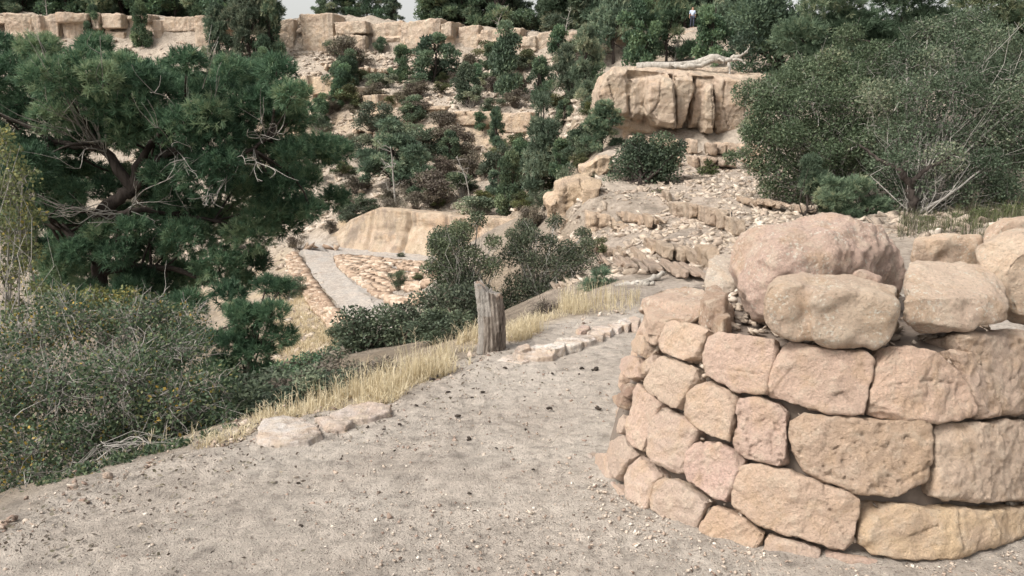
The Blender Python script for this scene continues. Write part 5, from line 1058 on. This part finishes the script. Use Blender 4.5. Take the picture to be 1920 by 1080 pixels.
g.build('trunk', MT['bark'], bpy.data.objects['mountain_shrub.001'], origin=bpy.data.objects['mountain_shrub.001'].location, smooth=True)
pinetree('juniper_tree', 'mid-green juniper filling the space between the bright juniper and the grey thicket', [(1500,150,36),(1550,130,40),(1610,120,40),(1560,180,36),(1480,190,28),(1640,170,40),(1700,140,40)], 18.5, 9000, .10, .05, 0, 139, (1580,300,18.5), 'juniper', .12, .8, leafy=True)
pinetree('juniper_tree', 'dark juniper standing at the far right behind the twiggy grey shrub', [(1800,130,44),(1860,110,44),(1910,150,44),(1930,230,44),(1880,200,40),(1950,300,44),(1900,300,36),(1830,180,36)], 16.5, 10000, .09, .045, 0, 140, (1900,380,16.5), 'juniper', .14, .8, leafy=True)
leafshrub('low_shrub', 'low dull scrub at the right end under the grey thicket, above the cream boulder', [(1840,408,22),(1890,405,24),(1930,400,26),(1790,415,18),(1740,418,16)], 12.2, 5000, .035, .02, ('olive','browntwig'), 150, .005, 126, (1850,430,12.2))
# ---- kinds of far plants, built once and copied
def proto_mesh(kind, seed):
    """unit plant: stands on z=0, 1 high, about 1 wide; crown and trunk meshes"""
    rng = np.random.RandomState(seed); cl = []; g = Geo(); t = Geo()
    if kind == 'juniper':
        wob = rng.uniform(.6,1.25,5)
        for _ in range(24):
            z = rng.uniform(.06,.88); a = rng.rand()*6.28; r = .42*(1-z**1.6)**.8*rng.uniform(.35,1.05)*wob[int(a/1.2567) % 5]; s = rng.uniform(.075,.16); cl.append([r*math.cos(a), r*math.sin(a), z, s*1.1, s*1.1, s*.85])
        cl = np.array(cl); p, d, i, r = clump_pts(cl, 6500, rng, .42, .3); leaves(g, p, d, .050, .027, rng, .5, .6, clump_tone(cl, i, rng, .45))
    elif kind == 'pine':
        for k in range(34):
            z = rng.uniform(.08,.96); a = rng.rand()*6.28; r = .44*(1.02-z)**.75*rng.uniform(.3,1.1)*(1+.3*math.sin(a*2+seed)); s = rng.uniform(.06,.13); cl.append([r*math.cos(a), r*math.sin(a), z, s*1.25, s*1.25, s*.7])
        cl = np.array(cl); p, d, i, r = clump_pts(cl, 1900, rng, .42, .4); tufts(g, p, d, 8, .055, .011, rng, .65, .4, clump_tone(cl, i, rng, .45))
    elif kind in ('scrub', 'greenscrub'):
        for _ in range(13):
            a = rng.rand()*6.28; r = .36*rng.rand()**.6; z = rng.uniform(.25,.82)*(1-.5*r); s = rng.uniform(.12,.2); cl.append([r*math.cos(a), r*math.sin(a), z, s, s, s*.9])
        cl = np.array(cl); nl = 3400 if kind == 'greenscrub' else 2300
        p, d, i, r = clump_pts(cl, nl, rng, .5, .3); leaves(g, p, d, .055, .026, rng, .4, .9, clump_tone(cl, i, rng, .45))
    base = np.zeros(3)
    if kind in ('juniper','pine'):
        tr = limb(t, [base-np.array([0,0,.05]), [rng.normal(0,.03), rng.normal(0,.03), .4], [rng.normal(0,.05), rng.normal(0,.05), .9]], .028, .008, rng, 5, 9)
        for c in cl: limb(t, [tr[rng.randint(2,7)], c[:3]], .009, .004, rng, 3, 4)
        twigs(t, cl, 24, rng, .004, None, .9)
    else:
        for c in cl: limb(t, [base-np.array([0,0,.03])+rng.normal(0,.04,3)*[1,1,0], c[:3]*[.6,.6,.5], c[:3]], .010, .004, rng, 3, 5)
        twigs(t, cl, 110 if kind == 'scrub' else 50, rng, .0045, base, 1., 3, .5)
    out = []
    for gg, nm in ((g,'crown'),(t,'trunk' if kind in ('juniper','pine') else 'stems')):
        v = np.concatenate(gg.v); out.append(new_mesh(kind+'_'+nm, v, np.concatenate(gg.q) if gg.q else None, np.concatenate(gg.t) if gg.t else None, {'v': np.concatenate(gg.a)}))
    return out
PROTO = {}
for kind, mk, tk in (('juniper','juniper','bark'),('pine','pine','bark'),('scrub','brownscrub','browntwig'),('greenscrub','darkleaf','browntwig'),('olive','olive','browntwig'),('grey','greyleaf','twig')):
    PROTO[kind] = []
    for s in range({'juniper':5,'pine':5,'scrub':4}.get(kind, 2)):
        src = {'olive':'greenscrub','grey':'greenscrub'}.get(kind, kind); a, b_ = proto_mesh(src, 500+s+7*len(kind))
        a.materials.append(MT[mk]); b_.materials.append(MT[tk]); PROTO[kind].append((a, b_))
NAMES = {'juniper':('juniper_tree','tree'),'pine':('pinyon_pine','tree'),'scrub':('brown_scrub','shrub'),'greenscrub':('green_scrub','shrub'),'olive':('olive_scrub','shrub'),'grey':('grey_scrub','shrub')}
_ri = np.random.RandomState(900)
def put(kind, loc, w, h, label, group=None):
    a, b_ = PROTO[kind][_ri.randint(len(PROTO[kind]))]; nm, cat = NAMES[kind]
    o = empty(nm, loc, _ri.rand()*6.28); o.scale = (w, w, h); tag(o, label, cat, group)
    link('crown', a, None, o); link('trunk' if kind in ('juniper','pine') else 'stems', b_, None, o); return o
def hill(kind, u, v, w, h, label, group=None, y0=20):
    p = ground_at(u, v, y0)
    if p is None: print('miss', u, v, label); return
    k = p[1]/FPX*1.05; p[2] -= .08*h*k*.5; return put(kind, p, w*k*1.12, h*k*1.08, label, group)
SLOPE = [('scrub',648,122,72,52,'round grey-brown scrub right under the tallest block of the rim cliff'),('juniper',716,102,30,28,'tiny dark juniper against the foot of the rim cliff'),
 ('juniper',753,155,48,62,'slim juniper left of the round dark juniper below the rim'),('juniper',812,153,96,78,'round very dark green juniper in the middle of the slope under the rim'),
 ('scrub',882,140,48,36,'brown scrub touching the right side of the round dark juniper'),('juniper',876,202,60,72,'juniper below and right of the round dark juniper'),('juniper',952,186,84,130,'tall pale-topped juniper reaching up over the rim cliff'),
 ('scrub',785,186,56,32,'brown scrub below the round dark juniper'),('grey',652,166,42,36,'grey bush on the pale slope above the upper tan cliff band'),('grey',702,168,48,32,'grey bush at the top of the second tan ledge'),
 ('juniper',1012,202,58,84,'left tree of the dark cluster under the right end of the rim'),('pine',1060,208,72,104,'middle tree of the dark cluster under the right end of the rim'),('pine',1098,192,74,120,'tallest right tree of the dark cluster under the rim'),
 ('juniper',1128,212,54,62,'low dark tree left of the overhanging outcrop prow'),('greenscrub',702,250,70,62,'dark green-brown bush between the two left tan ledges'),('scrub',634,296,58,44,'purple-brown scrub on the pale scree by the large pinyon'),
 ('olive',642,332,42,32,'olive bush under the purple-brown scrub'),('grey',600,250,54,38,'bluish grey bush near the edge of the large pinyon'),('pine',732,352,122,112,'wide dark pinyon behind a bare white snag, mid slope'),
 ('greenscrub',800,302,96,62,'wide dull green scrub right of the snag tree'),('scrub',852,292,84,58,'brown scrub under the overhanging left ledge'),('scrub',812,392,92,72,'big brown scrub just above the cut bank'),('grey',866,372,72,52,'grey scrub left of the tall pines'),
 ('pine',930,286,46,74,'thin pine in front of the tan ledge right of centre'),('pine',1018,372,110,172,'tallest dark pine in the middle distance'),('juniper',958,402,72,112,'juniper left of the tallest dark pine'),
 ('juniper',1052,332,58,66,'juniper right of the tallest dark pine, below the ledge'),('juniper',1088,300,62,62,'bright green juniper left of the rock prow'),('pine',1128,285,80,84,'dark pine in the hollow beneath the rock prow'),
 ('scrub',884,332,64,48,'brown scrub in the middle of the hillside'),('grey',902,412,100,50,'grey scrub along the top of the cut bank'),('scrub',992,440,62,62,'brown scrub left of the yellow-tan crag'),('scrub',640,405,70,46,'dark brown scrub at the left end of the cut bank'),
 ('scrub',842,252,72,40,'brown scrub at the foot of the middle ledge'),('grey',762,272,62,42,'grey scrub below the second tan ledge'),('scrub',782,222,56,34,'brown scrub in the gap between two ledges'),('olive',660,200,38,26,'olive tuft in front of the upper tan cliff band'),
 ('greenscrub',690,310,66,60,'green scrub left of the snag tree'),('scrub',770,330,62,56,'reddish brown scrub right beside the snag tree'),('grey',590,345,50,40,'grey scrub partly behind the large pinyon edge'),('greenscrub',930,330,70,60,'dull green scrub above the juniper left of the tallest pine'),
 ('olive',985,400,44,44,'olive bush at the foot of the tallest dark pine'),('grey',1040,300,44,40,'grey bush above the juniper below the ledge'),('scrub',830,340,64,50,'brown scrub above the big brown scrub'),('juniper',905,250,44,40,'small juniper under the overhanging ledge block'),
 ('scrub',968,205,54,36,'brown scrub at the foot of the tall pale-topped juniper'),('olive',735,205,34,24,'olive tuft on the second tan ledge'),('scrub',620,215,36,26,'small brown scrub on the upper tan cliff band'),('grey',905,170,40,34,'grey bush between two junipers below the rim'),
 ('greenscrub',1075,400,70,90,'dark green scrub in front of the yellow-tan crag'),('grey',770,175,36,26,'small grey bush below the slim juniper'),('olive',830,175,40,22,'low olive tuft under the round dark juniper'),
 ('olive',684,452,10,9,'tiny tuft in the middle of the cut bank'),('olive',755,447,9,8,'second tiny tuft high on the cut bank'),('greenscrub',752,484,18,11,'small dark tuft at the foot of the cut bank'),('olive',786,530,26,20,'yellow-olive tuft on the rubble right of the trail'),
 ('greenscrub',748,545,36,42,'small dark bush on the stone wall between the trail legs'),('olive',698,512,9,9,'tiny tuft growing out of the wall between the trail legs'),('olive',672,512,8,8,'tiny tuft at the foot of the wall between the trail legs'),('olive',634,605,14,22,'small green tuft on the outer rubble wall of the trail'),
 ('greenscrub',640,640,60,40,'green bush below the outer rubble wall'),('greenscrub',690,400,60,40,'dull green scrub on the top edge of the cut bank, left part'),('scrub',745,402,56,36,'brown scrub on the top edge of the cut bank, middle part'),('olive',655,418,30,22,'olive tuft at the left top corner of the cut bank'),('scrub',620,440,34,26,'small brown scrub on the scree left of the cut bank'),('scrub',560,470,40,34,'brown scrub left of the switchback bend'),('grey',545,560,60,46,'grey scrub below the trail, beside the pinyon')]
for s in SLOPE: hill(*s)
LEFTS = [('pine',410,130,70,100,'dark pine before the rim, third from the sky gap'),('pine',470,128,90,140,'tall dark pine before the rim, second from the sky gap'),('pine',508,122,70,140,'tall dark pine before the rim, next to the sky gap'),('juniper',268,90,44,76,'narrow juniper standing up against the left rim cliff'),('juniper',180,78,40,60,'small juniper against the far left rim cliff')]
for s in LEFTS: hill(*s)
for i in range(34):
    u = _ri.uniform(-80, 560); v = _ri.uniform(130, 470); kind = ['scrub','grey','juniper','greenscrub'][_ri.randint(4)]; w = _ri.uniform(36,70)
    hill(kind, u, v, w, w*(.75 if kind != 'juniper' else 1.15), {'scrub':'brown scrub on the slope glimpsed through the large pinyon','grey':'grey scrub on the slope glimpsed through the large pinyon','juniper':'juniper on the slope glimpsed through the large pinyon','greenscrub':'green scrub on the slope glimpsed through the large pinyon'}[kind], 'plants on the slope behind the large pinyon')
for i in range(120):
    u = _ri.uniform(590, 1120); v = _ri.uniform(105, 425); kind = ['scrub','scrub','grey','greenscrub','olive','juniper','greenscrub'][_ri.randint(7)]; w = _ri.uniform(26,62)
    if u < 680 and v > 240 and _ri.rand() < .7: continue
    hill(kind, u, v, w, w*(.7 if kind != 'juniper' else 1.1), {'scrub':'brown scrub in the dense cover of the far hillside','grey':'grey scrub in the dense cover of the far hillside','juniper':'small juniper in the dense cover of the far hillside','greenscrub':'dull green scrub in the dense cover of the far hillside','olive':'olive scrub in the dense cover of the far hillside'}[kind], 'scrub cover of the far hillside')
RT_ = [(-60,120),(0,110),(45,90),(90,120),(130,100),(185,105),(235,110),(285,100),(330,95),(385,105),(430,120),(475,120),(492,110),(604,40),(625,56),(655,60),(690,66),(725,52),(740,36),(812,80),(835,95),(870,110),(905,105),(940,115),(966,80),(1018,60),(1048,110),(1075,120),(1110,130),(1150,130),(1195,140),(1240,140),(1285,130),(1340,140)]
def rim_at(u):
    r = np.array(RIM)[:,:3]; us = [a[0] for a in RIM]; return np.interp(u, us, [a[1] for a in RIM]), np.interp(u, us, [a[2] for a in RIM])
wordy = ['first','second','third','fourth','fifth','sixth','seventh','eighth','ninth','tenth','eleventh','twelfth','thirteenth']
for i, (u, hpx) in enumerate(RT_):
    v, y = rim_at(u); yy = y+_ri.uniform(2.0,5.0); x = (u-960)/FPX*yy/1.045; z = H(np.array([[x, yy]]))[0]; k = yy/FPX
    kind = 'juniper' if i % 3 == 1 else 'pine'
    if u < 540: lab = '%s tree from the left of the dark row standing on the left rim' % wordy[i]
    elif u < 760: lab = '%s low tree right of the first sky gap on the rim' % wordy[i-13]
    elif u < 980: lab = '%s tree after the second sky gap on the middle rim' % wordy[i-19]
    else: lab = '%s tree along the right rim after the third sky gap' % wordy[i-25]
    put(kind, (x, yy, z-.15), hpx*k*_ri.uniform(.95,1.3), hpx*k*1.1, lab, 'trees on the rim')
# second, deeper rank of trees behind, seen only as dark gaps' filling
for i in range(46):
    u = np.linspace(-100, 1400, 46)[i]+_ri.uniform(-18,18)
    if abs(u-560) < 75 or abs(u-775) < 60 or abs(u-1003) < 45: continue
    v, y = rim_at(u); yy = y+_ri.uniform(8,14); x = (u-960)/FPX*yy/1.045; z = H(np.array([[x, yy]]))[0]; k = yy/FPX; hh = 100 if not 570 < u < 760 else 46
    put('pine', (x, yy, z-.2), hh*k*1.3, hh*k, 'dark tree farther back behind the first row on the rim', 'far trees behind the rim row')
BEH = [('pine',1150,118,90,128,'first pine from the left behind the overhanging outcrop'),('juniper',1200,122,84,112,'round juniper behind the left half of the outcrop'),('pine',1250,118,84,126,'pine behind the middle of the outcrop, below the walker'),('juniper',1330,120,80,100,'dark juniper right of the walker, behind the fallen tree'),('pine',1370,112,84,128,'pine behind the tip of the fallen tree'),
   ('greenscrub',1270,112,70,36,'low green scrub behind the fallen tree'),('juniper',1100,150,70,90,'juniper left of the pines behind the outcrop'),('pine',1440,95,90,110,'pine behind the bright green juniper')]
for s in BEH: hill(*s, y0=29.5)
for kd, x_, y_, w_, h_, lb in (('juniper',12.5,15.5,3.2,3.4,'juniper beyond the right edge of the view, near the wall'),('pine',15,20,3.6,4.6,'pine beyond the right edge of the view'),('greenscrub',9.8,11.5,2.2,1.5,'green scrub beyond the right edge of the view'),('grey',8.2,8.6,1.6,1.1,'grey scrub beyond the right edge of the view'),('juniper',20,24,4,4.6,'juniper far beyond the right edge of the view'),('pine',22,34,4,5.5,'tall pine far beyond the right edge of the view')):
    put(kd, (x_, y_, H(np.array([[x_, y_]]))[0]-.1), w_, h_, lb)
# bare snag in front of the mid-slope pinyon, grey snags on the rim
def snag(label, u, v, y, hpx, seed, lean=0):
    rng = np.random.RandomState(seed); b_ = P(u, v, y); b_[2] = min(b_[2], H(b_[None,:2])[0]); h = M(hpx, y); g = Geo()
    tr = limb(g, [b_, b_+np.array([lean*h*.3,0,h*.5]), b_+np.array([lean*h,0,h])], h*.022, h*.006, rng, 5, 10)
    for k in range(9):
        j = rng.randint(3,9); a = rng.rand()*6.28; e = tr[j]+np.array([math.cos(a), math.sin(a), rng.uniform(.1,.9)])*h*rng.uniform(.12,.3); q = wiggle(tr[j], e, rng, 5, .08); tube(g, q, np.linspace(h*.009, h*.003, 5), 4)
        e2 = q[3]+rng.normal(0,1,3)*h*.08; tube(g, wiggle(q[3], e2, rng, 3, .05), np.linspace(h*.004, h*.002, 3), 3)
    o = g.build('dead_snag', MT['twig'], origin=b_, smooth=True); o.location = b_; tag(o, label, 'dead tree')
snag('bare pale snag in front of the wide mid-slope pinyon', 742, 402, 49., 125, 1, -.05)
snag('small grey leaning snag in the middle of the hillside', 880, 355, 50., 75, 2, -.3)
snag('grey snag with forked branches on the rim above the cliff, right of centre', 930, 52, 80, 52, 3, .3); snag('slim grey snag standing in the left rim trees', 88, 26, 92, 48, 4); snag('forked pale snag among the left rim trees', 172, 26, 91.8, 50, 5, .1)
snag('grey snag before the dark pines left of the sky gap', 490, 85, 82, 44, 6); snag('spiky grey snag among the right rim trees', 1060, 56, 77.2, 50, 7, .2); snag('pale crooked snag behind the fallen tree', 1265, 112, 34, 62, 8, .2)
for k, (t_, o_, w_, kd) in enumerate(((6.2,1.25,.8,'greenscrub'),(6.9,1.0,.7,'greenscrub'),(7.4,1.35,.9,'scrub'),(8.0,1.05,.8,'greenscrub'),(8.6,1.3,.9,'greenscrub'),(9.1,.95,.7,'greenscrub'),(9.6,1.3,.9,'greenscrub'),(10.2,1.1,.8,'scrub'),(12.6,1.2,.7,'greenscrub'),(7.2,1.9,1.0,'greenscrub'),(8.3,2.0,1.1,'greenscrub'),(9.3,2.0,1.1,'greenscrub'),(6.6,1.8,1.0,'greenscrub'))):
    i_ = int(t_); a_ = np.array(PE); p_ = a_[i_]*(1-(t_-i_))+a_[i_+1]*(t_-i_); d_ = a_[i_+1]-a_[i_]; n_ = np.array([-d_[1], d_[0], 0])/np.linalg.norm(d_); p_ = p_+n_*o_; p_[2] = H(p_[None,:2])[0]-.03
    put(kd, p_, w_, w_*.55, {'greenscrub':'low dull green scrub hugging the slope just behind the dry grass strip','scrub':'low brown scrub hugging the slope just behind the dry grass strip'}[kd], 'low scrub behind the dry grass')
# ---- dry grass
def grass(n, place, hgt, seed, matn='straw', lean=.35, w=.0022):
    rng = np.random.RandomState(seed); p = place(n, rng); n = len(p); h = (hgt[0]+(hgt[1]-hgt[0])*rng.rand(n)**1.5)*np.clip(.75+1.5*fbm(p, 2.2, 2), .35, 1.7); a = rng.rand(n)*6.283
    d = np.stack([np.cos(a), np.sin(a)], -1)*(lean*rng.rand(n)*h)[:,None]; s = np.stack([-np.sin(a), np.cos(a), np.zeros(n)], -1)*w*(.6+.8*rng.rand(n))[:,None]
    m = p+np.column_stack([d*.3, h*.55]); t = p+np.column_stack([d, h*.95])
    v = np.stack([p-s, p+s, m+s*.8, m-s*.8, t+s*.25, t-s*.25], 1).reshape(-1,3); b_ = np.arange(n)[:,None]*6
    q = np.concatenate([b_+[[0,1,2,3]], b_+[[3,2,4,5]]])
    # seed heads
    k = rng.rand(n) < .30; hp = t[k]; m2 = int(k.sum()); hd = rng.normal(size=(m2,4,3))*.012; hd[:,:,2] = np.abs(hd[:,:,2])+.004
    c = hp[:,None]-np.array([0,0,1.])*(rng.rand(m2,4,1)*h[k][:,None,None]*.25); vv = np.stack([c, c+hd+s[k][:,None]*.8, c+hd*1.8, c+hd-s[k][:,None]*.8], 2).reshape(-1,3)
    g = Geo(); tone = rng.rand(n); g.add(v, q, a=np.repeat(tone, 6)); g.add(vv, np.arange(len(vv)).reshape(-1,4), a=.8)
    tag(g.build('dry_grass', MT[matn]), kind='stuff')
EP = np.array(PE)
def along(i0, i1, o0, o1):
    def f(n, rng):
        t = i0+(i1-i0)*rng.rand(n); i = np.clip(t.astype(int), 0, len(EP)-2); fr = (t-i)[:,None]; p = EP[i]*(1-fr)+EP[i+1]*fr; d = EP[i+1]-EP[i]; nn = np.column_stack([-d[:,1], d[:,0], np.zeros(n)]); nn /= np.linalg.norm(nn, axis=1)[:,None]
        p = p+nn*(o0+(o1-o0)*rng.rand(n)**1.3)[:,None]; keep = fbm(p, 3.1, 3)+.22 > rng.rand(n)*.45; p = p[keep]; p = p[np.hypot(p[:,0]-p0[0], p[:,1]-p0[1]+.1) > .26]; p[:,2] = H(p[:,:2])-.01; return p
    return f
grass(6000, along(5.8, 9.6, .0, 1.0), (.03,.12), 1, lean=.8); grass(800, along(6.2, 9.6, .1, .6), (.12,.26), 12); grass(3600, along(9.0, 11.0, .0, .8), (.04,.18), 2, lean=.7); grass(700, along(9., 11.0, .0, .5), (.16,.36), 13); grass(2500, along(11.3, 12.6, .03, .6), (.04,.17), 3, lean=.7); grass(2200, along(12.4, 15., .35, 1.0), (.02,.13), 4, lean=1.0); grass(900, along(4.2, 6, .0, .2), (.03,.10), 5, lean=.9)
def area(poly, ylo, yhi):
    poly = np.array(poly, float)
    def f(n, rng):
        us = rng.uniform(poly[:,0].min(), poly[:,0].max(), n*3); ys = np.exp(rng.uniform(math.log(ylo), math.log(yhi), n*3)); xy = np.column_stack([(us-960)/FPX*ys, ys]); p = np.column_stack([xy, H(xy)]); u, v = project(p); return p[(sdf(np.column_stack([u,v]), poly) > 0) & (fbm(p, 1.4, 2)+.4 > rng.rand(len(p))*.6)][:n]
    return f
grass(1800, area([(1680,445),(1690,385),(1930,380),(1930,450)], 10, 14), (.06,.30), 6, 'olive', w=.004, lean=.8)
grass(1000, area([(1680,450),(1690,390),(1930,385),(1930,450)], 10, 14), (.06,.26), 7, 'brownscrub', w=.004, lean=.8)
grass(6000, area([(500,680),(520,540),(560,540),(610,600),(640,640),(620,690)], 26, 38), (.08,.35), 8, 'straw', w=.010, lean=.9)
grass(900, area([(1040,590),(1060,560),(1200,555),(1205,590)], 7, 9.5), (.05,.2), 9)
# ---- the walker on the rim
def person():
    v, y = rim_at(1298); yy = 70.2; x = P(1298,40,yy)[0]; z = H(np.array([[x, yy]]))[0]; zt = P(1298,52,yy)[2]
    root = tag(empty('person', (x, yy, max(z, zt)-.02)), 'tiny walker in a pale blue shirt and dark trousers standing among the rim trees', 'person')
    def skin(name, vs, es, rads, m, parent):
        me = bpy.data.meshes.new(name); me.from_pydata(vs, es, []); o = bpy.data.objects.new('tmp', me); COL.objects.link(o)
        o.modifiers.new('s', 'SKIN'); sub = o.modifiers.new('u', 'SUBSURF'); sub.levels = 1; sub.render_levels = 1
        for i, r in enumerate(rads): me.skin_vertices[0].data[i].radius = (r, r*.85)
        me.skin_vertices[0].data[0].use_root = True
        ev = o.evaluated_get(bpy.context.evaluated_depsgraph_get()); nm = bpy.data.meshes.new_from_object(ev); bpy.data.objects.remove(o)
        for p in nm.polygons: p.use_smooth = True
        nm.materials.clear(); return link(name, nm, m, parent)
    J = [(0,0,.95),(0,0,1.15),(0,0,1.38),(0,0,1.47),(0,-.01,1.58),(0,-.01,1.70),(.18,0,1.39),(.24,.02,1.12),(.22,-.08,.90),(.22,-.10,.80),(-.18,0,1.39),(-.24,.03,1.12),(-.23,.02,.88),(-.23,0,.78),(.09,0,.90),(.10,-.10,.50),(.10,-.02,.08),(.10,-.16,.03),(-.09,0,.90),(-.10,.05,.50),(-.10,.16,.08),(-.10,.04,.03)]
    E = [(0,1),(1,2),(2,3),(3,4),(4,5),(2,6),(6,7),(7,8),(8,9),(2,10),(10,11),(11,12),(12,13),(0,14),(14,15),(15,16),(16,17),(0,18),(18,19),(19,20),(20,21)]
    rad = [.14,.13,.15,.055,.095,.08,.06,.045,.035,.03,.06,.045,.035,.03,.09,.06,.045,.04,.09,.06,.045,.04]
    skin('body', J, E, rad, MT['skin'], root)
    sh = [0,1,2,6,7,10,11]; mp_ = {a: i for i, a in enumerate(sh)}
    skin('shirt', [J[a] for a in sh], [(mp_[a], mp_[b_]) for a, b_ in E if a in mp_ and b_ in mp_], [rad[a]*1.18+.012 for a in sh], MT['shirt'], root)
    tr = [0,14,15,16,18,19,20]; mp_ = {a: i for i, a in enumerate(tr)}
    skin('trousers', [J[a] for a in tr], [(mp_[a], mp_[b_]) for a, b_ in E if a in mp_ and b_ in mp_], [rad[a]*1.15+.012 for a in tr], MT['trousers'], root)
    skin('hair', [(0,.015,1.60),(0,.02,1.70),(0,.01,1.76)], [(0,1),(1,2)], [.09,.10,.06], MT['hair'], root)
person()
